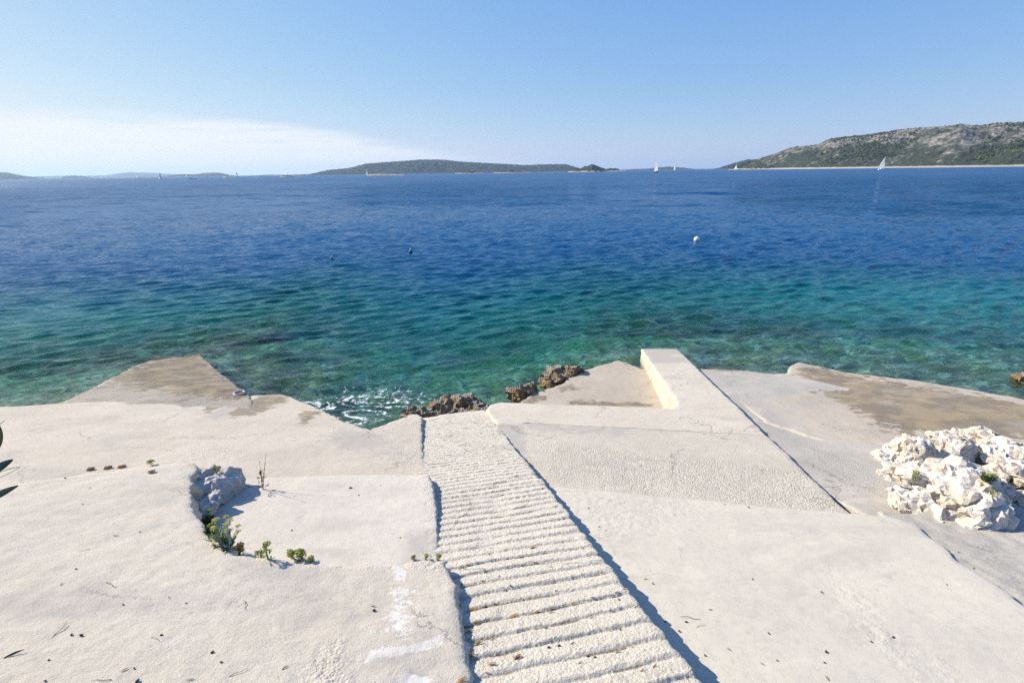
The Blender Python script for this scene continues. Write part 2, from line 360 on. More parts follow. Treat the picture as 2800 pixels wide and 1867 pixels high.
# right: smooth near slab, rough slab, gutter, stained slab by the sea, broken ground under the boulders
tag(slab('pavement', [(1262, 1122), (1290, 1119), (1400, 1128), (1500, 1137), (1600, 1146), (1700, 1156), (1800, 1165), (1900, 1173), (1952, 1178), (2062, 1190), (2100, 1202), (2140, 1235), (2200, 1287), (2280, 1334), (2352, 1390), (2700, 1620),
     (3300, 2000), (3300, 2300), (1900, 2300), (1560, 1568), (1290, 1240)], PS, SMOOTH, e=0.006, er=0.0065, relief=0.003, rough_rel=0.012, rim=0.012, edge_noise=0.012,
     masks=[(3, [(1270, 1118), (1600, 1145), (1600, 1180), (1400, 1260), (1330, 1240)], 0.15, 0.12), (3, [(1900, 1300), (2100, 1480), (2200, 1568), (2100, 1568), (1950, 1420)], 0.12, 0.15)]), kind='structure')
tag(slab('pavement', [(1142, 968), (1210, 962), (1400, 974), (1600, 986), (1757, 996), (1800, 1036), (1870, 1103), (1950, 1178), (1990, 1215), (1700, 1190), (1400, 1165), (1230, 1150), (1180, 1080), (1130, 1005)], PR, AGG, e=0.006, er=0.006,
     relief=0.005, rough_rel=0.014, rim=0.012, edge_noise=0.012,
     masks=[(2, [(1140, 965), (1200, 968), (1212, 1000), (1213, 1035), (1200, 1060), (1150, 1010)], 0.02, 0.03), (2, [(1215, 970), (1450, 984), (1440, 1000), (1240, 990)], 0.10, 0.10),
            (3, [(1230, 1010), (1850, 1080), (1950, 1180), (1280, 1110)], 0.15, 0.1)]), kind='structure')
tag(slab('pavement', [(1560, 846), (1700, 852), (1812, 862), (2000, 900), (2400, 1000), (3000, 1100), (3100, 1300), (3000, 1500), (2400, 1425), (2150, 1310), (1990, 1240), (1900, 1180), (1740, 1020), (1600, 900)], PG, GREYC, e=0.007, er=0.007,
     relief=0.006, rough_rel=0.02, extra=gutter, masks=[(3, [(1800, 1000), (2000, 1080), (2050, 1180), (1950, 1170)], 0.15, 0.1)]), kind='structure')
tag(slab('pavement', [(1606, 846), (1650, 847), (1700, 850), (1775, 858), (1808, 857), (1814, 846), (1834, 838), (1880, 845), (2000, 862), (2100, 873), (2200, 888), (2352, 918), (2700, 985), (3100, 1060), (3200, 1150), (3100, 1230), (2352, 1110),
     (2200, 1095), (2050, 1058), (1980, 1036), (1900, 1013), (1830, 990), (1758, 968), (1700, 925), (1650, 884)], PB, TAN, e=0.006, er=0.006, relief=0.006, rough_rel=0.025, rim=0.03, edge_noise=0.025, bulge=0.05,
     extra=lambda x, y: 0.07 * sstep(0.9, 0.2, np.hypot((x - 5.95) / 1.1, (y - 9.45) / 0.8)),
     masks=[(0, [(1830, 850), (1900, 850), (2060, 880), (2200, 900), (2360, 930), (2700, 1000), (2700, 1090), (2360, 1010), (2180, 1000), (2050, 990), (1960, 940), (1860, 890)], 0.30, 0.32),
            (0, [(1640, 846), (1720, 850), (1700, 858), (1650, 858)], 0.12, 0.1),
            (2, [(1640, 875), (1740, 880), (1800, 930), (1900, 1000), (2030, 1050), (1900, 1015), (1760, 968)], 0.25, 0.2)]), kind='structure')
tag(slab('pavement', [(2020, 1176), (2100, 1180), (2200, 1150), (2352, 1120), (2900, 1150), (3300, 1300), (3400, 1700), (3300, 2080), (2700, 1690), (2320, 1420), (2170, 1320), (2080, 1240)], PU, GREYC, e=0.0065, er=0.0065, relief=0.020, rough_rel=0.03,
     masks=[(1, [(2300, 1130), (2500, 1140), (2500, 1230), (2330, 1170)], 0.2, 0.15)]), kind='structure')
tag(slab('pavement', [(1186, 928), (1215, 908), (1245, 896), (1290, 880), (1308, 866), (1345, 849), (1385, 836), (1420, 828), (1445, 834), (1480, 848), (1520, 852), (1560, 900), (1610, 965), (1400, 962), (1200, 955)], PT, TAN, e=0.006, er=0.006,
     relief=0.006, rough_rel=0.02, rim=0.03, edge_noise=0.03, bulge=0.06, masks=[(0, [(1280, 890), (1310, 882), (1320, 892), (1290, 900)], 0.12, 0.12), (0, [(1190, 925), (1250, 900), (1260, 915), (1220, 930)], 0.12, 0.1), (0, [(1300, 930), (1500, 934), (1500, 926), (1320, 920)], 0.1, 0.1)]), kind='structure')
tag(slab('pier', [(1117, 940), (1124, 930), (1150, 923), (1240, 927), (1350, 930), (1450, 934), (1545, 938), (1556, 930), (1551, 914), (1532, 887), (1513, 859), (1492, 829), (1473, 801), (1515, 801), (1555, 801), (1580, 824), (1612, 855), (1650, 891), (1700, 939), (1761, 1000),
     (1680, 995), (1560, 989), (1440, 982), (1300, 976), (1212, 970), (1196, 976), (1163, 996), (1140, 970)], PP, CREAM, e=0.006, er=0.006, relief=0.004, rough_rel=0.008, rim=0.016, edge_noise=0.010, bulge=0.03, drop=0.8,
     masks=[(2, [(1470, 798), (1560, 798), (1585, 832), (1500, 836)], 0.12, 0.1)]), 'low L-shaped cream concrete pier with one arm running straight out to the water', 'pier')

# ------------------------------------------------------------------ rocks
def remeshed(parts, voxel):
    """union of ellipsoids (centre, radii, z-rotation) as one closed skin"""
    bm = bmesh.new()
    for c, rad, rz in parts:
        M = Matrix.Translation(Vector(c)) @ Matrix.Rotation(rz, 4, 'Z') @ Matrix.Diagonal((*rad, 1))
        rs = np.random.default_rng(int(abs(c[0] * 997 + c[1] * 613 + rad[0] * 77)) + 1); b2_ = bmesh.new()
        q = rs.normal(size=(16, 3)); q /= np.linalg.norm(q, axis=1)[:, None]
        vs_ = [b2_.verts.new(v_ * (1.22, 1.22, 1.15)) for v_ in q]; h_ = bmesh.ops.convex_hull(b2_, input=vs_)
        for v_ in [v_ for v_ in b2_.verts if not v_.link_faces]: b2_.verts.remove(v_)
        vm = {v_: bm.verts.new(M @ v_.co) for v_ in b2_.verts}
        for f_ in b2_.faces: bm.faces.new([vm[v_] for v_ in f_.verts])
        b2_.free()
    me = bpy.data.meshes.new('tmp'); bm.to_mesh(me); bm.free()
    o = bpy.data.objects.new('tmp', me); COL.objects.link(o)
    md = o.modifiers.new('r', 'REMESH'); md.mode = 'VOXEL'; md.voxel_size = voxel
    ev = o.evaluated_get(bpy.context.evaluated_depsgraph_get()); m2 = bpy.data.meshes.new_from_object(ev)
    bpy.data.objects.remove(o); bpy.data.meshes.remove(me); return m2
def rockmesh(name, parts, voxel, amp, freq, mat, seed=0.0, pits=0.0, pitf=14.0, strata=0.0, facet=0.0, crack=0.0, dec=0.10):
    me = remeshed(parts, voxel); n = len(me.vertices)
    co = np.empty(n * 3, np.float32); me.vertices.foreach_get('co', co); co = co.reshape(-1, 3).astype(float)
    no = np.empty(n * 3, np.float32); me.vertices.foreach_get('normal', no); no = no.reshape(-1, 3).astype(float)
    x, y, z = co.T
    d = amp * fbm(x * freq + seed, y * freq, z * freq, 5, 0.6)
    d += -amp * 0.9 * np.abs(fbm(x * freq * 1.9 + seed, y * freq * 1.9 + 5, z * freq * 1.9, 3, 0.6)) + amp * 0.3
    if pits: d -= pits * sstep(0.10, 0.55, fbm(x * pitf, y * pitf + seed, z * pitf, 3, 0.6)) ; d -= pits * 0.9 * np.abs(pn(x * pitf * 0.6, y * pitf * 0.6, z * pitf * 0.6 + seed))
    if crack:
        for q_, o_ in ((1.0, 0.0), (2.3, 4.0)): d -= crack / q_ * (1 - sstep(0.0, 0.13, np.abs(fbm(x * freq * 0.9 * q_ + seed + o_, y * freq * 0.9 * q_, z * freq * 1.5 * q_, 3, 0.6))))
        d += 0.006 * fbm(x * 28, y * 28, z * 28, 4, 0.75)
    if strata:
        s = (z + 0.25 * x + 0.05 * fbm(x * 3, y * 3, z * 3, 2)) * 22; d += strata * (np.abs((s % 1) - 0.5) * 2 - 0.5)
    co = co + no * d[:, None]
    if facet:
        co += no * (facet * np.round(fbm(co[:, 0] * freq * .7, co[:, 1] * freq * .7, co[:, 2] * freq * .7 + seed, 2) * 2.5) / 2.5)[:, None]
    me.vertices.foreach_set('co', co.astype(np.float32).ravel()); me.update()
    o = bpy.data.objects.new('tmp', me); COL.objects.link(o)
    md = o.modifiers.new('d', 'DECIMATE'); md.ratio = dec
    m2 = bpy.data.meshes.new_from_object(o.evaluated_get(bpy.context.evaluated_depsgraph_get())); bpy.data.objects.remove(o); bpy.data.meshes.remove(me)
    m2.name = name; m2.materials.clear(); m2.materials.append(mat)
    m2.polygons.foreach_set('use_smooth', np.zeros(len(m2.polygons), bool)); m2.update()
    return m2
def rock(name, parts, voxel, amp, freq, mat, label, cat='rock', group=None, **k):
    c0 = np.array(parts[0][0], float)
    me = rockmesh(name, parts, voxel, amp, freq, mat, **k)
    me.transform(Matrix.Translation(-Vector(c0)))
    vv = np.empty(len(me.vertices) * 3, np.float32); me.vertices.foreach_get('co', vv); vv = vv.reshape(-1, 3) + c0
    BVH.append(BVHTree.FromPolygons([tuple(map(float, v)) for v in vv], [tuple(p.vertices) for p in me.polygons]))
    return tag(link(name, me, loc=c0), label, cat, group)
def ell(px, py, z, w, d, h, rz=0.0):      # ellipsoid whose centre shows at (px, py), half sizes in metres
    return (tuple(at_z(px, py, z)), (w, d, h), rz)

LIME = stone('white_limestone', (0.70, 0.64, 0.55), (0.60, 0.51, 0.40), (0.42, 0.33, 0.24), 3.2, 0.8)
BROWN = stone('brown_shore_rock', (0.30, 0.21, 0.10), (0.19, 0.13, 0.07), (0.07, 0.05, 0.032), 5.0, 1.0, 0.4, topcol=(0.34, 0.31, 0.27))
GREYR = stone('grey_rock', (0.55, 0.52, 0.46), (0.44, 0.41, 0.36), (0.26, 0.24, 0.21), 4.0, 0.6)

def bz(px, py, pl, up):
    p = on_plane((px, py), pl); return p[2] + up + (0.8 * float(gutter(p[0], p[1])) if pl is PG else 0.0)
b1 = []
for px, py, pl, up, w, d, h, rz in [
        (2170, 1120, PU, 0.10, 0.42, 0.34, 0.24, -0.6), (2105, 1050, PG, 0.18, 0.30, 0.26, 0.20, 0.2), (2170, 1040, PG, 0.24, 0.26, 0.28, 0.20, -0.4),
        (2215, 1125, PU, 0.20, 0.26, 0.30, 0.20, -0.5), (2240, 1175, PU, 0.14, 0.20, 0.17, 0.15, -0.3), (2280, 1180, PU, 0.17, 0.15, 0.12, 0.09, -0.2), (2080, 1100, PG, 0.06, 0.22, 0.24, 0.14, 0.5),
        (2130, 1160, PU, 0.02, 0.24, 0.18, 0.14, -0.5), (2060, 1065, PG, 0.05, 0.18, 0.2, 0.12, 0.2), (2200, 1190, PU, 0.03, 0.17, 0.12, 0.14, -0.3), (2060, 1113, PG, 0.02, 0.12, 0.12, 0.06, 0.0)]:
    b1.append(ell(px, py, bz(px, py, pl, up * 0.6), w * 1.02, d * 1.1, h * 1.1, rz))
rock('boulder', b1, 0.0115, 0.035, 2.4, LIME, 'big pitted white limestone boulder resting on the grey concrete, nearer of the two', 'boulder', seed=3.3, pits=0.009, pitf=9.0, crack=0.038)
b2 = []
for px, py, pl, up, w, d, h, rz in [
        (2270, 1050, PG, 0.15, 0.42, 0.34, 0.24, -0.3), (2240, 1022, PG, 0.22, 0.28, 0.28, 0.18, 0.2), (2340, 1060, PG, 0.18, 0.40, 0.36, 0.24, -0.4), (2420, 1085, PG, 0.15, 0.5, 0.4, 0.28, -0.4),
        (2330, 1110, PU, 0.06, 0.26, 0.20, 0.14, -0.5), (2385, 1150, PU, 0.03, 0.24, 0.2, 0.14, -0.5)]:
    b2.append(ell(px, py, bz(px, py, pl, up * 0.6), w, d, h, rz))
rock('boulder', b2, 0.0125, 0.045, 2.4, LIME, 'rougher tan and white limestone boulder behind the bigger boulder, cut off by the right edge', 'boulder', seed=9.1, pits=0.012, pitf=9.0, crack=0.045)

G_SH = 'brown shore rocks at the waterline'
rock('shore_rock', [ell(1292, 858, 0.12, 0.34, 0.28, 0.20, 0.2), ell(1270, 870, 0.02, 0.28, 0.25, 0.22, 0.3), ell(1315, 852, 0.16, 0.22, 0.22, 0.14, 0.0)], 0.022, 0.06, 3.0, BROWN,
     'tall brown shore rock with a flat grey top standing out of the water', group=G_SH, seed=1.0, facet=0.05, pits=0.015, crack=0.03)
rock('shore_rock', [ell(1262, 882, 0.10, 0.24, 0.2, 0.16, 0.3), ell(1285, 876, 0.10, 0.2, 0.2, 0.12, 0.0)], 0.022, 0.07, 4.5, BROWN,
     'small dark shore rock at the foot of the tall flat-topped one', group=G_SH, seed=2.0, pits=0.015, crack=0.03)
rock('shore_rock', [ell(1192, 906, 0.16, 0.30, 0.22, 0.17, 0.15), ell(1218, 902, 0.18, 0.2, 0.2, 0.14, 0.0)], 0.022, 0.06, 4.0, BROWN,
     'squat brown shore rock with a pale grooved top beside the tan slab', group=G_SH, seed=5.0, facet=0.04, strata=0.012, pits=0.012, crack=0.03)
rock('shore_rock', [ell(1045, 930, 0.30, 0.42, 0.30, 0.16, 0.25), ell(1070, 925, 0.28, 0.28, 0.26, 0.15, 0.1), ell(1005, 942, 0.26, 0.25, 0.2, 0.14, 0.3), ell(1095, 945, 0.36, 0.34, 0.24, 0.12, 0.0)], 0.022, 0.06, 4.0, BROWN,
     'broad layered grey brown shore rock just beyond the ribbed path', group=G_SH, seed=7.0, strata=0.014, pits=0.01, crack=0.03, facet=0.03)
rock('shore_rock', [ell(952, 956, 0.40, 0.22, 0.20, 0.16, 0.3), ell(980, 956, 0.35, 0.2, 0.2, 0.14, 0.0)], 0.02, 0.06, 5.0, BROWN,
     'low rust brown shore rock at the left corner of the ribbed path end', group=G_SH, seed=8.0, pits=0.015, crack=0.02)
rock('shore_rock', [ell(2370, 873, 0.0, 0.36, 0.40, 0.22, 0.2), ell(2420, 880, 0.05, 0.6, 0.5, 0.28, 0.2)], 0.03, 0.09, 3.0, BROWN,
     'orange brown shore rock in the water at the far right edge', group=G_SH, seed=11.0, pits=0.03)

# grey rock bedded under the lip of the near left slab
rb = []
for px, py, up, w, d, h, rz in [(494, 1128, 0.05, 0.18, 0.26, 0.19, -0.5), (492, 1140, 0.04, 0.17, 0.22, 0.17, -0.5), (474, 1120, 0.06, 0.17, 0.28, 0.19, -0.5), (500, 1105, 0.09, 0.14, 0.16, 0.12, -0.4), (482, 1170, 0.03, 0.14, 0.18, 0.14, -0.5), (468, 1110, 0.12, 0.13, 0.2, 0.12, -0.6), (456, 1140, 0.10, 0.10, 0.24, 0.12, -0.5)]:
    rb.append(ell(px, py, bz(px, py, PM, up), w, d, h, rz))
rock('rock', rb, 0.011, 0.018, 6.0, GREYR, 'grey rock in shade bedded under the curved lip of the left slab', 'rock', seed=4.0, pits=0.005, pitf=20.0, crack=0.008)

# ------------------------------------------------------------------ sea and sea bed
SHX = [-60, -30, -16, -11, -9.2, -7.8, -6.0, -4.5, -2.7, -1.4, 0, 1.5, 3, 4.2, 6.5, 8.5, 10.5, 13, 20, 40, 70]
SHY = [2, 5, 7, 9, 11.2, 11.4, 9.4, 8.0, 6.6, 7.2, 8.3, 9.3, 10.6, 11.0, 10.4, 9.6, 8.4, 7.8, 6.0, 3, 0]
def bed(x, y):
    d = y - np.interp(x, SHX, SHY)
    w = 0.215 - 0.11 * np.exp(-((x - 15) / 8.0) ** 2 - ((y - 16) / 7.0) ** 2) - 0.05 * np.exp(-((x + 14) / 6.0) ** 2 - ((y - 15) / 5.0) ** 2)
    dd = np.maximum(d, 0)
    z = np.where(d > 0, -(0.40 + w * dd + 0.0045 * dd * dd), -0.40 + 0.22 * np.minimum(-d, 12))
    z = np.maximum(z, -14)
    near = sstep(-0.6, 0.6, d)
    z = z + near * (0.20 * fbm(x * 0.9, y * 0.9, 0.5, 4, 0.6) + 0.16 * np.abs(fbm(x * 2.3, y * 2.3, 4.5, 3)) - 0.05)
    return np.where(d > 0, np.minimum(z, -0.16), z)
def polar(rows, cols):
    RR, AA = np.meshgrid(rows, cols, indexing='ij'); nr_, nc_ = RR.shape
    idx = np.arange(nr_ * nc_).reshape(nr_, nc_)
    Fq = np.stack([idx[:-1, :-1], idx[:-1, 1:], idx[1:, 1:], idx[1:, :-1]], -1).reshape(-1, 4)
    return (RR * np.sin(AA)).ravel(), (RR * np.cos(AA)).ravel(), RR.ravel(), Fq

t = NT('sea_bed_stones'); v = t.coords()
n1 = t.noise(v, 0.8, 5, 0.65, 0.5).outputs[0]; n2 = t.noise(t.mapping(v, (0, 0, 0.2), (2.2, 4.5, 3)), 1.0, 5, 0.7, 0.8).outputs[0]
vo = t.n('ShaderNodeTexVoronoi', ins={'Vector': v, 'Scale': 2.6, 'Randomness': 1.0})
vr = t.n('ShaderNodeSeparateColor', ins={0: vo.outputs['Color']})
col = t.mix(t.ramp(n1, 0.40, 0.60), (0.24, 0.25, 0.12), (0.12, 0.145, 0.095))
col = t.mix(t.ramp(n2, 0.50, 0.64), col, (0.55, 0.58, 0.27))
col = t.mix(t.math('MULTIPLY', t.ramp(vr.outputs[0], 0.78, 0.85), t.ramp(n2, 0.42, 0.55)), col, (0.75, 0.80, 0.65))
col = t.mix(t.ramp(n2, 0.43, 0.32, 0, 0.8), col, (0.03, 0.038, 0.032))
bp = t.n('ShaderNodeBump', ins={'Strength': 0.8, 'Distance': 0.1, 'Height': n2})
b = t.n('ShaderNodeBsdfPrincipled', ins={'Base Color': col, 'Roughness': 0.9, 'Normal': bp.outputs[0]}); t.t.links.new(b.outputs[0], t.out.inputs[0])
rows = np.exp(np.arange(math.log(0.3), math.log(220), 0.013)); cols = np.arange(-math.radians(80), math.radians(80), 0.008)
x, y, rr_, Fq = polar(rows, cols)
me = mesh('seabed', np.stack([x, y, bed(x, y)], 1), Fq, t.m); tag(link('seabed', me), kind='structure')
# ground behind and beside the viewpoint
gx_, gy_ = np.meshgrid(np.linspace(-30, 30, 120), np.linspace(-14, 0.6, 40)); i_ = np.arange(gx_.size).reshape(gx_.shape)
Fg_ = np.stack([i_[:-1, :-1], i_[:-1, 1:], i_[1:, 1:], i_[1:, :-1]], -1).reshape(-1, 4)
gz_ = bed(gx_.ravel(), gy_.ravel()) - 0.05 + 0.15 * np.maximum(0, -gy_.ravel())
tag(link('ground', mesh('ground', np.stack([gx_.ravel(), gy_.ravel(), gz_], 1), Fg_, GREYR)), kind='structure')

# water: rows get farther apart with distance, waves are a sum of real travelling crests
rows = [5.2]
while rows[-1] < 14500:
    r_ = rows[-1]; rows.append(r_ + min(0.0016 * r_ * r_ / 4.4 * 0.44 + 0.008, 0.05 * r_ + 0.3))
cols = np.arange(-math.radians(66), math.radians(66), 0.0022)
x, y, R_, Fq = polar(np.array(rows), cols)
drow = np.minimum(0.0016 * R_ * R_ / 4.4 * 0.44 + 0.008, 0.05 * R_ + 0.3)
z = np.zeros_like(x); wr = np.random.default_rng(21)
wx = x + 0.25 * fbm(x * 0.25, y * 0.25, 2.0, 2); wy = y + 0.25 * fbm(x * 0.25, y * 0.25, 6.0, 2)
for i in range(72):
    lam = math.exp(wr.uniform(math.log(0.17), math.log(1.9))); th = math.radians(wr.normal(-12, 20))    # heading towards the land
    kx, ky = 2 * math.pi / lam * math.sin(th), 2 * math.pi / lam * math.cos(th)
    a_ = 0.0140 * lam * wr.uniform(0.4, 1.0) * math.exp(-(math.log(lam / 0.62) / 0.85) ** 2)
    ph = kx * wx + ky * wy + wr.uniform(0, 6.28)
    s_w = np.sin(ph); z += a_ * (s_w - 0.30 * np.cos(2 * ph)) * sstep(1.0, 3.0, lam / np.maximum(drow, 0.0022 * R_)) * (0.8 + 0.5 * pn(x * 0.12, y * 0.12, i))
shore = sstep(0.0, 2.5, y - np.interp(x, SHX, SHY)); z *= 0.45 + 0.55 * shore
dep = np.where(R_ < 210, -bed(x, y), 14.0)
dsm = np.where(R_ < 210, np.maximum(0.05, dep), 14.0)
kabs = np.array([0.34, 0.075, 0.10]); tint = np.exp(-kabs[None] * dsm[:, None] * 1.5) * (1 - sstep(3.5, 9.0, dsm))[:, None]
shallow = np.array([0.003, 0.128, 0.155]); deep = np.array([0.001, 0.064, 0.168])
f1 = (1 - np.exp(-0.42 * np.maximum(dsm - 0.75, 0)))[:, None]; f2 = sstep(0.9, 5.8, dsm)[:, None]
sandy = 1 + 1.1 * np.exp(-((x - 14.5) / 6.5) ** 2 - ((y - 15.0) / 4.0) ** 2) + 0.35 * np.exp(-((x + 14) / 6.0) ** 2 - ((y - 15.5) / 3.5) ** 2)   # pale sand under the water there
body = f1 * (shallow * (1 - f2) * sandy[:, None] + deep * f2)
fo = np.array([at_z(px, py, 0)[:2] for px, py in [(655, 900), (720, 905), (800, 885), (900, 878), (1000, 885), (1030, 905), (990, 935), (930, 965), (850, 990), (760, 958), (700, 930)]])
fw = np.array([at_z(px, py, 0)[:2] for px, py in [(690, 922), (740, 915), (800, 935), (860, 960), (830, 985), (770, 965)]])
def inside(poly, soft):
    k = (x > -8) & (x < 3) & (y > 3) & (y < 16); o = np.zeros(len(x)); px, py = x[k], y[k]
    o[k] = sstep(-soft, soft, pdist(px, py, poly) * np.where(pin(px, py, poly), 1, -1)); return o
foam = np.maximum(0.72 * inside(fo, 0.8), 1.15 * inside(fw, 0.5))
seame = mesh('sea', np.stack([x, y, z], 1), Fq)
attr(seame, 'tint', np.concatenate([tint, foam[:, None]], 1)); attr(seame, 'body', np.concatenate([body, np.clip(dsm, 0, 14)[:, None] / 14], 1))

t = NT('sea_water'); geo = t.n('ShaderNodeNewGeometry'); v = geo.outputs['Position']
aT = t.n('ShaderNodeAttribute', attribute_name='tint'); aB = t.n('ShaderNodeAttribute', attribute_name='body')
# ripples finer than the mesh: slopes taken straight from noise so distant water keeps its roughness
def slope(scale, rot, st, det=3, off=0.0):
    vv = t.mapping(v, (0, 0, math.radians(rot)), (scale * 0.45, scale, scale))
    nd = t.noise(vv, 1.0, det, 0.55, 0.3); sp = t.n('ShaderNodeSeparateColor', ins={0: nd.outputs['Color']})
    return [t.math('MULTIPLY', t.math('SUBTRACT', sp.outputs[i], 0.5), st) for i in (0, 1)]
s1 = slope(5.0, 14, 0.62); s2 = slope(1.3, 8, 0.75); s3 = slope(15.0, 20, 0.26, 2); s4 = slope(0.30, 4, 0.95, 4); s5 = slope(0.06, 2, 0.55, 3)
gust = t.ramp(t.noise(t.mapping(v, (0, 0, 0.1), (0.012, 0.05, 0.05)), 1.0, 4).outputs[0], 0.32, 0.68, 0.55, 1.3)
far = t.n('ShaderNodeVectorMath', operation='LENGTH', ins={0: v}).outputs['Value']
lvl = t.ramp(far, 12.0, 60.0, 0.22, 1.45)
lv4 = t.ramp(far, 25.0, 90.0, 0.0, 1.0)
sx = t.math('MULTIPLY', t.math('ADD', t.math('ADD', s1[0], s3[0]), t.math('MULTIPLY', t.math('ADD', s2[0], t.math('MULTIPLY', s4[0], lv4)), lvl)), t.math('MULTIPLY', gust, 0.7))
sy = t.math('MULTIPLY', t.math('ADD', t.math('ADD', s1[1], s3[1]), t.math('MULTIPLY', t.math('ADD', s2[1], t.math('MULTIPLY', t.math('ADD', s4[1], s5[1]), lv4)), lvl)), gust)
dn = t.n('ShaderNodeCombineXYZ', ins={0: sx, 1: sy, 2: 0.0}).outputs[0]
N = t.n('ShaderNodeVectorMath', operation='NORMALIZE', ins={0: t.n('ShaderNodeVectorMath', operation='ADD', ins={0: geo.outputs['Normal'], 1: dn}).outputs[0]}).outputs[0]
fr = t.n('ShaderNodeFresnel', ins={'IOR': 1.333, 'Normal': N}).outputs[0]
gl = t.n('ShaderNodeBsdfGlossy', ins={'Color': (1, 1, 1, 1), 'Roughness': t.ramp(far, 30.0, 500.0, 0.035, 0.24), 'Normal': N})
rf = t.n('ShaderNodeBsdfRefraction', ins={'Color': aT.outputs['Color'], 'Roughness': 0.0, 'IOR': 1.333, 'Normal': N})
tr = t.n('ShaderNodeBsdfTransparent', ins={'Color': aT.outputs['Color']})
thru = t.n('ShaderNodeMixShader', ins={0: 0.55, 1: rf.outputs[0], 2: tr.outputs[0]})
df = t.n('ShaderNodeBsdfDiffuse', ins={'Color': aB.outputs['Color'], 'Normal': N})
under = t.n('ShaderNodeAddShader', ins={0: thru.outputs[0], 1: df.outputs[0]})
# mean reflectance of a wave-roughened surface levels off well below 1 at grazing angles
fre = t.math('DIVIDE', t.math('MULTIPLY', fr, 1.25), t.math('ADD', 1.0, t.math('MULTIPLY', fr, 3.2)))
wat = t.n('ShaderNodeMixShader', ins={0: fre, 1: under.outputs[0], 2: gl.outputs[0]})
# sea foam: lacy threads left by breaking ripples
fm = t.mapping(v, (0, 0, 0.25), (1.0, 1.9, 1.0))
fa = t.noise(fm, 1.0, 5, 0.62, 1.6).outputs[0]; fb = t.noise(v, 9.0, 4, 0.7, 0.6).outputs[0]
rid = t.math('SUBTRACT', 1.0, t.math('MULTIPLY', t.math('ABSOLUTE', t.math('SUBTRACT', fa, 0.5)), 9.0))
lace = t.math('ADD', t.math('MULTIPLY', rid, 0.55), t.math('MULTIPLY', t.math('SUBTRACT', fb, 0.5), 1.3))
spk = t.ramp(t.n('ShaderNodeTexVoronoi', ins={'Vector': t.mapping(v, (0, 0, 0.2), (5.0, 7.5, 1.0)), 'Scale': 1.0}).outputs['Distance'], 0.17, 0.11)
spk = t.math('MULTIPLY', spk, t.math('MULTIPLY', t.ramp(t.noise(v, 1.6, 3).outputs[0], 0.60, 0.70), t.ramp(aT.outputs['Alpha'], 0.1, 0.5)))
ff = t.math('MULTIPLY', t.ramp(t.math('ADD', lace, t.math('MULTIPLY', aT.outputs['Alpha'], 0.75)), 0.92, 1.15), t.ramp(aT.outputs['Alpha'], 0.02, 0.3))
ff = t.math('MAXIMUM', ff, spk)
fd = t.n('ShaderNodeBsdfDiffuse', ins={'Color': (0.82, 0.84, 0.84, 1)})
fin = t.n('ShaderNodeMixShader', ins={0: t.math('MULTIPLY', ff, 0.92), 1: wat.outputs[0], 2: fd.outputs[0]})
t.t.links.new(fin.outputs[0], t.out.inputs[0])
seame.materials.append(t.m); tag(link('sea', seame), kind='structure')

# ------------------------------------------------------------------ islands and hills
def hillmat(name, rock=0.5, green=(0.030, 0.042, 0.022), shore=3.0, sc_=1.0, con=(0.65, 1.5)):
    t = NT(name); v = t.n('ShaderNodeNewGeometry').outputs['Position']
    z = t.n('ShaderNodeSeparateXYZ', ins={0: v}).outputs[2]
    n1 = t.noise(v, 0.0075 * sc_, 5, 0.6).outputs[0]; n2 = t.noise(v, 0.05 * sc_, 5, 0.7).outputs[0]; n3 = t.noise(v, 0.16 * sc_, 3, 0.7).outputs[0]
    c = t.mix(t.ramp(n3, 0.35, 0.65), tuple(con[0] * g for g in green), tuple(con[1] * g for g in green))
    c = t.mix(t.ramp(n2, 0.60, 0.70, 0, 0.8), c, (0.085, 0.12, 0.035))
    hi = t.ramp(z, 20.0, 105.0, 0.0, 0.16)
    rk = t.ramp(t.math('ADD', t.math('ADD', t.math('MULTIPLY', n1, 0.55), t.math('MULTIPLY', n2, 0.5)), hi), 0.66 - 0.12 * rock, 0.78 - 0.12 * rock, 0, rock)
    c = t.mix(rk, c, t.mix(t.ramp(n3, 0.4, 0.6), (0.14, 0.125, 0.095), (0.30, 0.27, 0.235)))
    sh = t.ramp(t.math('ADD', z, t.math('MULTIPLY', n2, 4.0)), shore + 2.6, shore + 1.4)
    c = t.mix(sh, c, (0.38, 0.33, 0.27))
    b = t.n('ShaderNodeBsdfPrincipled', ins={'Base Color': c, 'Roughness': 0.95, 'Specular IOR Level': 0.05}); t.t.links.new(b.outputs[0], t.out.inputs[0]); return t.m
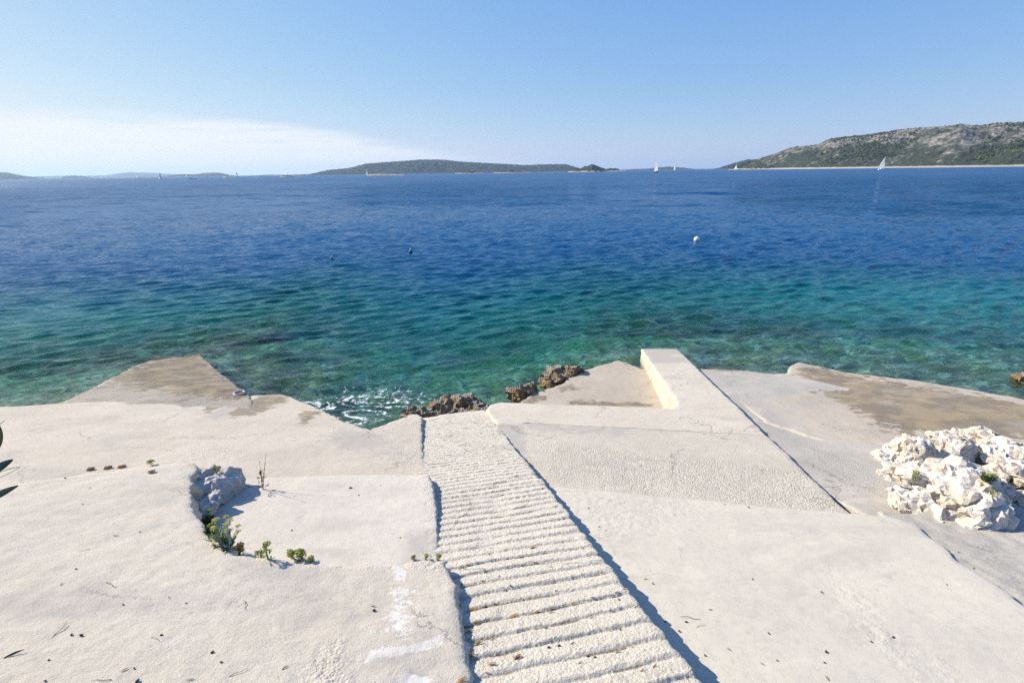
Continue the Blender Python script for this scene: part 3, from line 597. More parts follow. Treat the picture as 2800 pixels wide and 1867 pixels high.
def land(name, sky, D, mat, width=2.4, wmin=25.0, nrow=40, bumps=4.0, step=2.0, dv=0.0, spur=0.15):
    xs = np.arange(sky[0][0], sky[-1][0] + .1, step); ys = np.interp(xs, [p[0] for p in sky], [p[1] for p in sky])
    V = []; tt = np.linspace(-1, 1, nrow); dm = [ray(a, b) for a, b in zip(xs, ys)]; hmax = max(CZ + D * d[2] / math.hypot(d[0], d[1]) for d in dm)
    hs_ = np.array([max(0.3, CZ + D * d[2] / math.hypot(d[0], d[1])) for d in dm]); kk = max(3, len(hs_) // 6) | 1
    hw = np.convolve(np.pad(hs_, kk // 2, mode='edge'), np.ones(kk) / kk, 'valid')
    for xx, yy, hsm in zip(xs, ys, hw):
        d = ray(xx, yy); hd = math.hypot(d[0], d[1]); dx, dy = d[0] / hd, d[1] / hd
        Dc = D * (1 + dv * (xx - xs[0]) / (xs[-1] - xs[0])); h = max(0.3, CZ + Dc * d[2] / hd); wid = wmin + width * hsm
        r_ = Dc + tt * wid; prof = np.where(tt < 0, 1 - np.abs(tt) ** 1.7, 1 - np.abs(tt) ** 2.0)
        px, py = dx * r_, dy * r_; f_ = 1 / (wmin + width * hmax * 0.6)
        n = prof * (1 - prof) * 4 * spur * h * fbm(px * f_ * 2.2, py * f_ * 2.2, 1.0, 4) * sstep(0.05, -0.1, tt) + prof * bumps * (0.5 * pn(px / (bumps * 3), py / (bumps * 3), 3.0) + 0.35 * pn(px / bumps, py / bumps, 5.0))
        V.append(np.stack([px, py, h * prof + n - 0.6 * (np.abs(tt) > 0.995)], 1))
    V = np.array(V); nc, nr2 = V.shape[:2]; i = np.arange(nc * nr2).reshape(nc, nr2)
    Fq = np.stack([i[:-1, :-1], i[1:, :-1], i[1:, 1:], i[:-1, 1:]], -1).reshape(-1, 4)
    me = mesh(name, V.reshape(-1, 3), Fq, mat); return tag(link(name, me), kind='structure'), V
HM = hillmat('hillside_scrub', 0.95, (0.034, 0.041, 0.024)); IM = hillmat('island_wood', 0.12, (0.016, 0.028, 0.024), 0.0, 0.30, (0.25, 2.1)); FM = hillmat('far_island', 0.05, (0.035, 0.045, 0.03), -8, 0.4)
IS = hillmat('islet_scrub', 0.5, (0.035, 0.045, 0.025), 2.5, 0.9, (0.4, 1.8))
_, HV = land('hill', [(1990, 463.5), (2004, 461), (2038, 447), (2076, 435), (2119, 421), (2161, 404), (2242, 396), (2272, 381), (2374, 370), (2459, 357), (2523, 350), (2608, 345), (2629, 340), (2672, 346), (2727, 339), (2800, 337), (3000, 335), (3300, 350), (3700, 370)],
             1700, HM, 2.9, 40, 110, 3.5, 1.6, -0.15, 0.13)
land('hill', [(1950, 462.5), (1962, 461), (2004, 447), (2042, 437), (2072, 436), (2130, 440), (2220, 445)], 2700, IM, 2.5, 60, 30, 5)
land('island', [(790, 480), (800, 479), (847, 477), (894, 466), (954, 460), (1001, 448), (1081, 442), (1151, 437), (1207, 437), (1268, 443), (1361, 448), (1431, 452), (1502, 450), (1548, 449.5), (1572, 457), (1604, 465), (1640, 469)], 3300, IM, 2.6, 60, 50, 6, 1.6)
land('island', [(1640, 467), (1703, 464.5), (1787, 461), (1800, 459), (1825, 456), (1864, 459), (1900, 463)], 4200, IM, 2.5, 60, 24, 6)
land('island', [(-500, 480), (-250, 470), (-60, 468), (0, 471), (25, 473), (64, 481), (127, 488), (150, 490)], 6000, FM, 2.5, 60, 24, 6)
land('island', [(140, 489.5), (161, 487), (178, 482), (204, 480), (230, 483), (259, 488), (275, 489)], 6400, FM, 2.5, 60, 24, 6)
land('island', [(345, 488), (359, 486), (383, 484.3), (438, 485), (446, 483), (489, 476.5), (531, 477), (565, 473), (591, 472), (608, 474), (642, 481), (665, 483)], 5600, FM, 2.5, 60, 24, 6)
land('island', [(660, 484), (680, 481.6), (731, 478.5), (799, 479), (850, 479), (900, 477)], 4300, IM, 2.5, 40, 24, 5)
land('hill', [(60, 489), (98, 483), (170, 481), (238, 481), (289, 480), (348, 471), (380, 472.5), (408, 472), (468, 476), (520, 480), (640, 482)], 11500, FM, 2.2, 200, 16, 10)
land('islet', [(1552, 471), (1555, 470), (1572, 461), (1586, 461.5), (1618, 449.6), (1636, 455), (1656, 463), (1679, 461), (1700, 466), (1712, 469.5)], 1500, IS, 2.2, 16, 36, 5.0, 0.8, 0.0, 0.4)
land('islet', [(1245, 474), (1262, 470), (1285, 468.5), (1305, 471), (1322, 474)], 1500, IS, 2.2, 10, 20, 2.0, 1.0)
land('islet', [(1350, 473), (1372, 468), (1395, 465), (1420, 468), (1452, 472.5)], 1550, IS, 2.2, 12, 20, 2.0, 1.0)
land('islet', [(1003, 478.5), (1012, 476.5), (1040, 475.5), (1070, 477), (1106, 478.3)], 950, hillmat('tan_islet', 0.9, (0.10, 0.085, 0.05), 5.0, 3.0), 2.2, 6, 14, 0.7, 1.0)
land('islet', [(608, 485), (612, 484), (620, 482.6), (629, 485)], 1200, IS, 2.0, 5, 12, 0.8, 0.8)
land('islet', [(765, 482), (772, 480), (785, 479), (797, 480), (802, 482)], 1100, IS, 2.0, 6, 12, 0.8, 0.8)
# wood on the near hillside: one mass of small rounded crowns
ico = bmesh.new(); bmesh.ops.create_icosphere(ico, subdivisions=1, radius=1); iv = np.array([v.co[:] for v in ico.verts]); ifc = np.array([[v.index for v in f.verts] for f in ico.faces]); ico.free()
pts = HV[:, 4:58, :].reshape(-1, 3); pts = pts[(pts[:, 2] > 2)]
dens = fbm(pts[:, 0] * 0.006, pts[:, 1] * 0.006, 2.0, 4) + 0.5 * fbm(pts[:, 0] * 0.03, pts[:, 1] * 0.03, 6.0, 3)
ok = pts[(dens > -0.12) & (dens + 0.9 * RNG.random(len(pts)) - pts[:, 2] / 190 > 0.35)]
ok = ok[RNG.permutation(len(ok))[:9000]]
sz = RNG.uniform(0.7, 2.0, (len(ok), 1, 1)) * np.where(RNG.random((len(ok), 1, 1)) < 0.08, 1.7, 1.0)
Vt = ok[:, None, :] + RNG.uniform(-5, 5, (len(ok), 1, 3)) * [1, 1, 0] + iv[None] * sz * [1.2, 1.2, 0.85] * RNG.uniform(0.7, 1.3, (len(ok), len(iv), 1))
Ft = (ifc[None] + (np.arange(len(ok)) * len(iv))[:, None, None]).reshape(-1, 3)
t = NT('hillside_crowns'); v = t.n('ShaderNodeNewGeometry').outputs['Position']
c = t.mix(t.ramp(t.noise(v, 0.05, 3).outputs[0], 0.40, 0.62), (0.022, 0.032, 0.016), (0.055, 0.075, 0.026)); c = t.mix(t.ramp(t.noise(v, 0.012, 2).outputs[0], 0.60, 0.66, 0, 0.9), c, (0.12, 0.16, 0.035))
b = t.n('ShaderNodeBsdfPrincipled', ins={'Base Color': c, 'Roughness': 0.95, 'Specular IOR Level': 0.05}); t.t.links.new(b.outputs[0], t.out.inputs[0])
tag(link('hillside_wood', mesh('hillside_wood', Vt.reshape(-1, 3), Ft, t.m, False)), 'dark green scrub and pines covering the near hillside across the water', 'scrub', kind='stuff')

# ------------------------------------------------------------------ boats and buoys
def cloth(name, col):
    t = NT(name); a = t.n('ShaderNodeBsdfDiffuse', ins={'Color': (*col, 1)}); b = t.n('ShaderNodeBsdfTranslucent', ins={'Color': (*col, 1)})
    m = t.n('ShaderNodeMixShader', ins={0: 0.6, 1: a.outputs[0], 2: b.outputs[0]}); t.t.links.new(m.outputs[0], t.out.inputs[0]); return t.m
SAIL = cloth('white_sailcloth', (0.95, 0.95, 0.93)); HULLW = simple('white_hull_paint', (0.78, 0.78, 0.76), 0.35, 0.04, 1.0); DECK = simple('teak_deck', (0.40, 0.33, 0.24), 0.7)
MAST = simple('grey_mast_metal', (0.45, 0.46, 0.48), 0.4, 0.05); HULLB = simple('navy_hull_paint', (0.03, 0.045, 0.09), 0.35, 0.1); TANS = cloth('tan_sailcloth', (0.48, 0.38, 0.34)); REDT = simple('red_sail_edge', (0.45, 0.06, 0.05), 0.7, 0.1)
def hull_mesh(L=11.0, B=3.4, H=1.15):
    V = []; n, m = 17, 9
    for i in range(n):
        s = i / (n - 1); w = B / 2 * (math.sin(math.pi * min(1, (s * 0.86 + 0.14))) ** 0.7) * (1 if s < 0.99 else 0.02); sheer = H * (1 + 0.25 * (s - 0.35) ** 2 * 2)
        for j in range(m):
            a = math.pi * j / (m - 1); xx = math.cos(a) * w * (1 if j in (0, m - 1) else 1.0)
            zz_ = sheer if j in (0, m - 1) else sheer - (sheer + 0.35) * math.sin(a) ** 0.75 * (1 - 0.35 * s * s)
            V.append(((s - 0.45) * L + (0.3 * zz_ if s > 0.9 else 0), xx, zz_))
    F = [[i * m + j, i * m + j + 1, (i + 1) * m + j + 1, (i + 1) * m + j] for i in range(n - 1) for j in range(m - 1)] + [[i * m, (i + 1) * m, (i + 1) * m + m - 1, i * m + m - 1] for i in range(n - 1)] + [list(range(m))]
    return V, F
def sail_mesh(A, B, Cc, belly, n=10):     # triangular cloth, head A, tack B, clew C, bellied to leeward, 4 cm double skin
    A, B, Cc = map(np.array, (A, B, Cc)); V, F = [], []
    nrm = np.cross(B - A, Cc - A); nrm = nrm / np.linalg.norm(nrm)
    idx = {}
    for side in (0, 1):
        for i in range(n + 1):
            for j in range(i + 1):
                u = i / n; w = (j / i) if i else 0
                roach = 0.06 * math.sin(math.pi * u) * w
                p = A + (B - A) * u * (1 - w) + (Cc - A) * u * w + (Cc - B) * roach
                bel = belly * math.sin(math.pi * min(1, w * .9 + .05)) * math.sin(math.pi * min(1, u * 0.85 + 0.08))
                idx[side, i, j] = len(V); V.append(p + nrm * (bel + 0.04 * side))
        for i in range(n):
            for j in range(i + 1):
                f = [idx[side, i, j], idx[side, i + 1, j], idx[side, i + 1, j + 1]]; F.append(f if side else f[::-1])
                if j < i:
                    f = [idx[side, i, j], idx[side, i + 1, j + 1], idx[side, i, j + 1]]; F.append(f if side else f[::-1])
    return V, F
def tube(pts, r, n=6, r1=None):
    pts = [np.array(p, float) for p in pts]; V, F = [], []
    for k, p in enumerate(pts):
        d = pts[min(k + 1, len(pts) - 1)] - pts[max(k - 1, 0)]; d /= np.linalg.norm(d) + 1e-12
        a = np.cross(d, [0, 0, 1] if abs(d[2]) < 0.9 else [1, 0, 0]); a /= np.linalg.norm(a); b_ = np.cross(d, a)
        rr = r if r1 is None else r + (r1 - r) * k / (len(pts) - 1)
        for i in range(n):
            q = 2 * math.pi * i / n; V.append(p + rr * (math.cos(q) * a + math.sin(q) * b_))
    for k in range(len(pts) - 1):
        for i in range(n): F.append([k * n + i, k * n + (i + 1) % n, (k + 1) * n + (i + 1) % n, (k + 1) * n + i])
    F += [list(range(n))[::-1], [(len(pts) - 1) * n + i for i in range(n)]]
    return V, F
def join(*ms):
    V, F = [], []
    for v, f in ms:
        o = len(V); V += [tuple(p) for p in v]; F += [[i + o for i in q] for q in f]
    return V, F
def boxm(x0, x1, y0, y1, z0, z1, t=0.0):
    V = [(x0, y0, z0), (x1, y0, z0), (x1, y1, z0), (x0, y1, z0), (x0 + t, y0 + t, z1), (x1 - t, y0 + t, z1), (x1 - t, y1 - t, z1), (x0 + t, y1 - t, z1)]
    return V, [[3, 2, 1, 0], [4, 5, 6, 7], [0, 1, 5, 4], [1, 2, 6, 5], [2, 3, 7, 6], [3, 0, 4, 7]]
ML = {}
ML['hull'] = mesh('hull', *hull_mesh(), HULLW); ML['hull_dark'] = mesh('hull', *hull_mesh(), HULLB)
ML['cabin'] = mesh('cabin', *boxm(-1.6, 2.2, -0.9, 0.9, 1.0, 1.65, 0.22), HULLW, False)
ML['mast'] = mesh('mast', *tube([(1.0, 0, 1.0), (0.95, 0, 8), (0.85, 0, 15.2)], 0.10, 8, 0.07), MAST)
ML['boom'] = mesh('boom', *tube([(0.95, 0, 2.3), (-3.9, 0.9, 2.4)], 0.08, 6), MAST)
ML['mainsail'] = mesh('mainsail', *sail_mesh((0.75, 0, 15.0), (0.8, 0, 2.5), (-3.8, 0.9, 2.55), 0.5), SAIL); ML['jib'] = mesh('jib', *sail_mesh((1.0, 0, 13.6), (5.7, 0, 1.7), (0.5, 0.9, 1.9), 0.6), SAIL)
ML['mainsail_tan'] = mesh('mainsail', *sail_mesh((0.75, 0, 15.0), (0.8, 0, 2.5), (-3.8, 0.9, 2.55), 0.5), TANS)
ML['sail_edge'] = mesh('sail_edge', *tube([(1.05, 0.02, 13.7), (2.7, 0.25, 9.6), (4.3, 0.2, 5.6), (5.75, 0.02, 1.75)], 0.16, 6), REDT)
G_B = 'sailing boats out on the water'
def boat(px, mast_px, label, rz, heel, dark=False, jib=True, main='mainsail', edge=False, cat='sailing boat', simple_=False, H=15.2):
    d = ray(px, 470); hd = math.hypot(d[0], d[1]); D = H * FPX / mast_px * hd / (d @ _f)
    o = empty('sailing_boat', (d[0] / hd * D, d[1] / hd * D, 0)); tag(o, label, cat, G_B)
    o.rotation_euler = (heel, 0, rz); 
    for k in ['hull_dark' if dark else 'hull', 'cabin', 'mast', 'boom', main] + (['jib'] if jib else []) + (['sail_edge'] if edge else []):
        if k is None: continue
        link(ML[k].name.split('.')[0], ML[k], o)
    return o
R_ = math.radians
boat(2408, 34, 'white sailing boat under full sail with red edged jib before the scrubby hill', R_(16), R_(5), edge=True)
boat(1794, 30, 'largest white sailing boat left of the hill with dark hull', R_(225), R_(6), dark=True)
boat(1844, 15, 'smaller white sailing boat just right of the one with the dark hull', R_(222), R_(6))
boat(2009, 14.5, 'white sailing boat leaning close to the shore point of the hill', R_(-60), R_(-14))
boat(1003, 15, 'white sailing boat passing the low tan islet before the wooded island', R_(150), R_(8), dark=True)
boat(1218, 6.5, 'tiny white sailing boat below the middle of the wooded island', R_(20), R_(4))
boat(434, 18.5, 'sailing boat with dark hull and dull tan sails heeling at the left', R_(160), R_(10), dark=True, main='mainsail_tan')
boat(646, 14.5, 'white sailing boat at the right tip of the low blue island', R_(185), R_(10), dark=True)
boat(602, 5.5, 'tiny bare-masted yacht before the low blue island, left of the dark islet', R_(15), 0, main=None, jib=False)
boat(627, 5.0, 'tiny sailing boat beside the dark islet at the left', R_(195), R_(4))
boat(506, 6.0, 'tiny sailing boat under the left half of the low blue island', R_(30), R_(4))
boat(371, 6.0, 'tiny sailing boat at the left end of the low blue island', R_(210), R_(4))
boat(160, 5.5, 'tiny white sailing boat farthest left on the horizon', R_(10), R_(5))
boat(899, 5.0, 'tiny white sailing boat near the left foot of the wooded island', R_(170), R_(5))
boat(1874, 4.5, 'tiny sailing boat on the open horizon left of the hill', R_(170), R_(5))
# motor boat
d = ray(521, 470); hd = math.hypot(d[0], d[1]); D = 900.0
o = tag(empty('motor_boat', (d[0] / hd * D, d[1] / hd * D, 0), 0.3), 'low white motor boat under the low blue island', 'motor boat')
link('hull', ML['hull'], o); link('cabin', mesh('cabin', *join(boxm(-2.5, 2.4, -1.1, 1.1, 1.0, 2.0, 0.3), boxm(-2.3, 0.6, -1.0, 1.0, 2.0, 2.9, 0.4)), HULLW, False), o)
# beacon on the islet
d = ray(785, 470); hd = math.hypot(d[0], d[1]); D = 1100.0
o = tag(empty('beacon', (d[0] / hd * D, d[1] / hd * D, 1.5)), 'small pale harbour beacon standing on the dark islet left of the wooded island', 'beacon')
link('tower', mesh('tower', *tube([(0, 0, 0), (0, 0, 3.0), (0, 0, 4.5)], 0.9, 10, 0.6), HULLW), o); link('lantern', mesh('lantern', *tube([(0, 0, 4.5), (0, 0, 5.3), (0, 0, 5.6)], 0.5, 8, 0.25), MAST), o)
# buoys
def ball(r, zc=0.0, seg=24):
    bm = bmesh.new(); bmesh.ops.create_uvsphere(bm, u_segments=seg, v_segments=seg // 2, radius=r, matrix=Matrix.Translation((0, 0, zc)))
    V = [v.co[:] for v in bm.verts]; F = [[v.index for v in f.verts] for f in bm.faces]; bm.free(); return V, F
BU = simple('buoy_plastic', (0.74, 0.71, 0.64), 0.45, 0.06, 6.0); BUD = simple('buoy_growth', (0.10, 0.075, 0.05), 0.8, 0.3)
def ringm(R, r, z, n=28, m=8):
    V = [((R + r * math.cos(b)) * math.cos(a), (R + r * math.cos(b)) * math.sin(a), z + r * math.sin(b)) for a in [2 * math.pi * i / n for i in range(n)] for b in [2 * math.pi * j / m for j in range(m)]]
    return V, [[i * m + j, ((i + 1) % n) * m + j, ((i + 1) % n) * m + (j + 1) % m, i * m + (j + 1) % m] for i in range(n) for j in range(m)]
p = at_z(1600, 554, 0)
o = tag(empty('mooring_buoy', (p[0], p[1], 0.0)), 'round white mooring buoy floating off the pier', 'buoy'); link('float', mesh('float', *ball(0.185, 0.11), BU), o); link('growth_band', mesh('growth_band', *ringm(0.165, 0.026, 0.03), BUD), o); link('ring', mesh('ring', *ringm(0.05, 0.012, 0.31, 16, 6), MAST), o)
DKB = simple('dark_buoy_plastic', (0.05, 0.045, 0.05), 0.5)
for px, py, s, lab in ((943, 581, 0.8, 'small dark net buoy with a stub top left of the white buoy'), (762, 596, 0.55, 'tiny dark net float left of the stub-topped dark buoy')):
    p = at_z(px, py, 0); o = tag(empty('net_float', (p[0], p[1], 0.02)), lab, 'buoy', 'small dark floats on the water')
    link('float', mesh('float', *ball(0.13 * s, 0.04 * s, 16), DKB), o); link('stub', mesh('stub', *tube([(0, 0, 0.12 * s), (0.02 * s, 0, 0.30 * s)], 0.035 * s, 8), HULLW), o)

# ------------------------------------------------------------------ things set on the concrete
def hit(px, py):                           # first solid surface seen through a photo pixel (2800 px scale)
    d = Vector(ray(px, py)).normalized(); best = None
    for b in BVH:
        h = b.ray_cast(Vector(EYE), d)
        if h[0] is not None and (best is None or h[3] < best[3]): best = h
    return (best[0], best[1] if best[1].dot(d) < 0 else -best[1]) if best else (None, None)
def leafm(L, W, curl=0.2, n=8, thick=0.0012):
    V, F = [], []
    for side in (0, 1):
        for i in range(n + 1):
            s = i / n; w = W / 2 * math.sin(math.pi * min(0.995, s * 0.93 + 0.045)) ** 0.8; zc = curl * L * s * s
            for j, q in enumerate((-1, 0, 1)): V.append((s * L, q * w, zc + abs(q) * w * 0.25 + thick * side))
    o = 3 * (n + 1)
    for i in range(n):
        for j in range(2):
            a, b_, c, d = i * 3 + j, i * 3 + j + 1, (i + 1) * 3 + j + 1, (i + 1) * 3 + j
            F.append([a, b_, c, d][::-1]); F.append([a + o, b_ + o, c + o, d + o])
    rim = [i * 3 for i in range(n + 1)] + [i * 3 + 2 for i in range(n, -1, -1)]
    for k in range(len(rim)): a, b_ = rim[k], rim[(k + 1) % len(rim)]; F.append([a, b_, b_ + o, a + o])
    return V, F
def xf(m, M): return [tuple(M @ Vector(v)) for v in m[0]], m[1]
def TRS(loc, rot, s=1.0): return Matrix.Translation(Vector(loc)) @ Euler(rot).to_matrix().to_4x4() @ Matrix.Scale(s, 4)

# mooring ring set in the corner of the slipway
h, n = hit(655, 1078)
if h: tag(link('mooring_ring', mesh('mooring_ring', *join(ringm(0.085, 0.022, 0.02), tube([(0.05, 0.075, -0.03), (0.06, 0.09, 0.05), (0.075, 0.105, -0.03)], 0.014)), simple('worn_iron', (0.36, 0.34, 0.31), 0.6, 0.2)), loc=h + n * 0.004), 'worn grey iron mooring ring set in the corner of the wet slipway', 'ring')

# rock samphire and weeds
LEAFG = simple('samphire_leaf', (0.075, 0.115, 0.055), 0.55, 0.3, 60); LEAFY = simple('samphire_leaf_bright', (0.29, 0.31, 0.06), 0.55, 0.3, 60); FLOW = simple('samphire_flower', (0.52, 0.50, 0.16), 0.8, 0.25, 120)
FLOWG = simple('samphire_seed_head', (0.30, 0.34, 0.07), 0.8, 0.3, 120); DRYF = simple('dry_flower', (0.24, 0.13, 0.06), 0.9, 0.3, 120); STEM = simple('samphire_stem', (0.20, 0.24, 0.09), 0.7, 0.2, 40); DRYS = simple('dry_stem', (0.26, 0.19, 0.11), 0.8, 0.3, 40)
def umbel(r, rs):
    ms = []
    for k in range(12):
        a = k * 2.4; q = r * math.sqrt((k + .3) / 12); p = (q * math.cos(a), q * math.sin(a), 0.45 * r - 0.6 * q * q / r)
        ms.append(tube([(0, 0, -0.5 * r), (p[0] * .6, p[1] * .6, p[2] * .3 - 0.1 * r), p], 0.0009, 3))
        for j in range(4):
            b_ = j * 1.7 + k; rr = r * 0.17; ms.append(xf(ball(r * 0.13, 0, 6), Matrix.Translation((p[0] + rr * math.cos(b_), p[1] + rr * math.sin(b_), p[2] + rs.uniform(-.1, .12) * r))))
    return join(*ms)
def plant(px, py, label, size, nst, nlf, heads=FLOW, leaf=LEAFG, stem=STEM, lean=(0, 0), name='samphire_plant', head_r=0.016, cat='plant', flat=False, squash=1.0, group='samphire plants in the concrete joints'):
    h, n = hit(px, py)
    if h is None: return
    rs = random.Random(int(px * 7 + py)); o = tag(empty(name, h - Vector((0, 0, 0.004))), label, cat, group)
    for k in range(nst):
        a = rs.uniform(0, 6.28); l_ = (0.85 if name == 'samphire_plant' else 1.0) * size * rs.uniform(0.65, 1.1); dx, dy = lean[0] + 0.35 * math.cos(a), lean[1] + 0.35 * math.sin(a)
        pts = [(0.008 * math.cos(a), 0.008 * math.sin(a), 0), (dx * l_ * .3, dy * l_ * .3, l_ * .45), (dx * l_ * .75, dy * l_ * .75, l_ * 0.95)]
        st = link('stem', mesh('stem', *tube(pts, 0.0018 if name == 'dry_weed' else 0.0032, 5, 0.0014), stem), o)
        if heads: link('flower_head', mesh('flower_head', *xf(umbel(head_r * rs.uniform(0.8, 1.25), rs), TRS(pts[-1], (rs.uniform(-.3, .3) * squash, rs.uniform(-.3, .3) * squash, 0)) @ Matrix.Diagonal((1, 1, squash, 1))), heads), st)
    if nlf:
        ms = []
        for k in range(nlf):
            a = rs.uniform(0, 6.28); z0 = rs.uniform(0, size * 0.42) * (0.25 if flat else 1); rr = rs.uniform(0, size * 0.25)
            for j in range(4): ms.append(xf(leafm(min(0.042, size * 0.45) * rs.uniform(0.6, 1.1), 0.0062, 0.3, 4), TRS((rr * math.cos(a), rr * math.sin(a), z0), (0, -rs.uniform(0.1, 1.1), a + rs.uniform(-.6, .6)))))
        link('leaf_cluster', mesh('leaf_cluster', *join(*ms), leaf), o)
s_ = 1 / 4.752; ox, oy = 480, 1230
plant(ox + 440 * s_, oy + 1000 * s_, 'dark bluish green samphire clump in the shade below the grey rock', 0.15, 2, 110, FLOWG, LEAFG, head_r=0.022)
plant(ox + 470 * s_, oy + 1100 * s_, 'second dark samphire tuft in shade, right below the bluish clump', 0.10, 2, 60, FLOWG, LEAFG, head_r=0.02)
plant(ox + 590 * s_, oy + 1230 * s_, 'tallest samphire with pale yellow flower heads at the shadow edge under the lip', 0.21, 6, 34, FLOW, LEAFY, lean=(0.25, 0.05), head_r=0.022)
plant(ox + 690 * s_, oy + 1290 * s_, 'leaning samphire with browned lower leaves and one flower stalk stretching right', 0.17, 4, 30, FLOW, LEAFG, lean=(0.45, 0.1), head_r=0.017)
plant(ox + 830 * s_, oy + 1360 * s_, 'samphire with orange brown and yellow heads at the bottom of the rock shadow', 0.10, 5, 26, DRYF, LEAFY, head_r=0.024)
plant(ox + 1195 * s_, oy + 1415 * s_, 'single upright samphire with round green head and bare side twigs on the slab lip', 0.13, 3, 7, FLOWG, LEAFY, head_r=0.026)
plant(ox + 1095 * s_, oy + 1392 * s_, 'flat bright green samphire sprig left of the upright round-headed one', 0.06, 2, 5, FLOWG, LEAFY, head_r=0.02)
plant(ox + 1520 * s_, oy + 1405 * s_, 'samphire with rusty green heads left in the wide clump on the slab lip', 0.07, 4, 7, FLOWG, LEAFY, head_r=0.024)
plant(ox + 1650 * s_, oy + 1415 * s_, 'samphire with the broadest green heads at the right of the clump on the slab lip', 0.075, 5, 8, FLOWG, LEAFY, head_r=0.026)
plant(ox + 1760 * s_, oy + 1445 * s_, 'creeping yellow green samphire shoots at the right end of the clump', 0.05, 4, 7, FLOWG, LEAFY, head_r=0.016)
for q, lab in (((1000 + 338 / 2.614, 1267 + 690 / 2.614), 'leftmost of the three tiny samphire sprigs by the ribbed path, orange topped'), ((1000 + 428 / 2.614, 1267 + 690 / 2.614), 'middle one of the three tiny samphire sprigs by the ribbed path'), ((1000 + 528 / 2.614, 1267 + 690 / 2.614), 'bright yellow green samphire sprig at the corner touching the ribbed path')):
    plant(*q, lab, 0.055, 2, 5, DRYF if 'orange' in lab else FLOWG, LEAFY, head_r=0.014)
plant(ox + 535 * s_, oy + 300 * s_, 'samphire with one bright green head growing on top of the grey rock', 0.10, 1, 10, FLOWG, LEAFY, lean=(0.9, 0), head_r=0.022)
plant(718, 1338, 'tall thin dry brown weed standing alone on the lower left slab', 0.36, 5, 16, DRYF, DRYF, DRYS, name='dry_weed', head_r=0.005, group=None)
G_D = 'low dry plants in the joint of the left slab'
plant(246, 1284, 'dried rusty plant with a yellow edge, first in the row on the left slab', 0.016, 5, 2, DRYF, DRYF, DRYS, name='dry_plant', head_r=0.028, group=G_D, flat=True, squash=0.35, lean=(0.8, 0))
plant(293, 1280, 'flat dark brown dried plant in the middle of the row on the left slab', 0.016, 6, 2, DRYF, DRYF, DRYS, name='dry_plant', head_r=0.03, group=G_D, flat=True, squash=0.35, lean=(0.8, 0))
plant(330, 1277, 'wide pale brown dried plant at the right end of the row on the left slab', 0.016, 7, 2, DRYF, DRYF, DRYS, name='dry_plant', head_r=0.03, group=G_D, flat=True, squash=0.35, lean=(0.8, 0))
plant(413, 1270, 'small yellow green sprig alone in the joint of the left slab', 0.05, 2, 2, FLOWG, LEAFY, head_r=0.026)
plant(412, 1291, 'brown withered tuft right under the yellow green sprig', 0.016, 4, 2, DRYF, DRYF, DRYS, name='dry_plant', head_r=0.022, group=G_D, flat=True, squash=0.35, lean=(0.8, 0))
s_ = 1 / 4.9; ox, oy = 2380, 1160
plant(ox + 590 * s_, oy + 740 * s_, 'yellow green samphire in a hollow on the left of the nearer boulder', 0.11, 3, 12, FLOWG, LEAFY, head_r=0.02)
plant(ox + 1560 * s_, oy + 770 * s_, 'bushy green samphire with a yellow head between the two boulders', 0.13, 2, 80, FLOWG, LEAFG, head_r=0.022)
plant(ox + 1900 * s_, oy + 790 * s_, 'low green samphire strip at the foot of the rear boulder', 0.09, 0, 30, None, LEAFG)
plant(ox + 1645 * s_, oy + 975 * s_, 'lone yellow samphire shoot right of the nearer boulder', 0.09, 1, 4, FLOWG, LEAFY, head_r=0.014)

# oleander reaching in from the left
OLG = simple('oleander_leaf', (0.040, 0.062, 0.030), 0.45, 0.25, 14, 0.5); OLS = simple('oleander_stem', (0.16, 0.14, 0.09), 0.8)
ol = tag(empty('oleander_shrub', (-2.0, 0.8, 2.45)), 'dark green oleander leaves reaching in at the left edge', 'shrub')
base = np.array([-2.0, 0.8, 2.45])
def eye_pt(px, py, dep): return EYE + rayd(px, py) * dep
stems = [[(0, 0, 0), (0.15, 0.05, 0.5), tuple(eye_pt(-60, 1100, 1.25) - base)], [(0, 0.02, 0), (0.05, 0.1, 0.5), tuple(eye_pt(-90, 1030, 1.3) - base)]]
for s_p in stems: link('stem', mesh('stem', *tube(s_p, 0.009, 7, 0.005), OLS), ol)
def ol_leaf(p0, p1, w, tw, curl=0.05):
    a, b_ = Vector(p0), Vector(p1); d = b_ - a; L = d.length; X = d.normalized(); Y = X.cross(Vector((0, 0.35, 1))).normalized(); Y = (Matrix.Rotation(tw, 3, X) @ Y); Zv = X.cross(Y)
    M = Matrix([[X[i], Y[i], Zv[i], a[i]] for i in range(3)] + [[0, 0, 0, 1]])
    V, F = xf(leafm(L, w, curl, 12), M); link('leaf', mesh('leaf', [tuple(np.array(v) - base) for v in V], F, OLG), ol)
ol_leaf(eye_pt(-52, 1105, 1.24), eye_pt(39, 1068, 1.22), 0.036, 0.5)
ol_leaf(eye_pt(-58, 1100, 1.25), eye_pt(24, 1054, 1.26), 0.034, 0.9)
ol_leaf(eye_pt(-58, 1160, 1.24), eye_pt(33, 1114, 1.22), 0.022, 1.1)
ol_leaf(eye_pt(-40, 1062, 1.28), eye_pt(17, 995, 1.25), 0.034, 0.3, -0.22)
ol_leaf(eye_pt(-70, 1020, 1.3), eye_pt(4, 963, 1.3), 0.018, 0.6)
for k in range(16):
    q0 = eye_pt(-70 - 30 * random.random(), 1020 + 130 * random.random(), 1.27); q1 = q0 + np.array([random.uniform(-.11, -.02), random.uniform(-.08, .08), random.uniform(-.02, .11)]); ol_leaf(q0, q1, 0.02, random.uniform(-1, 1))

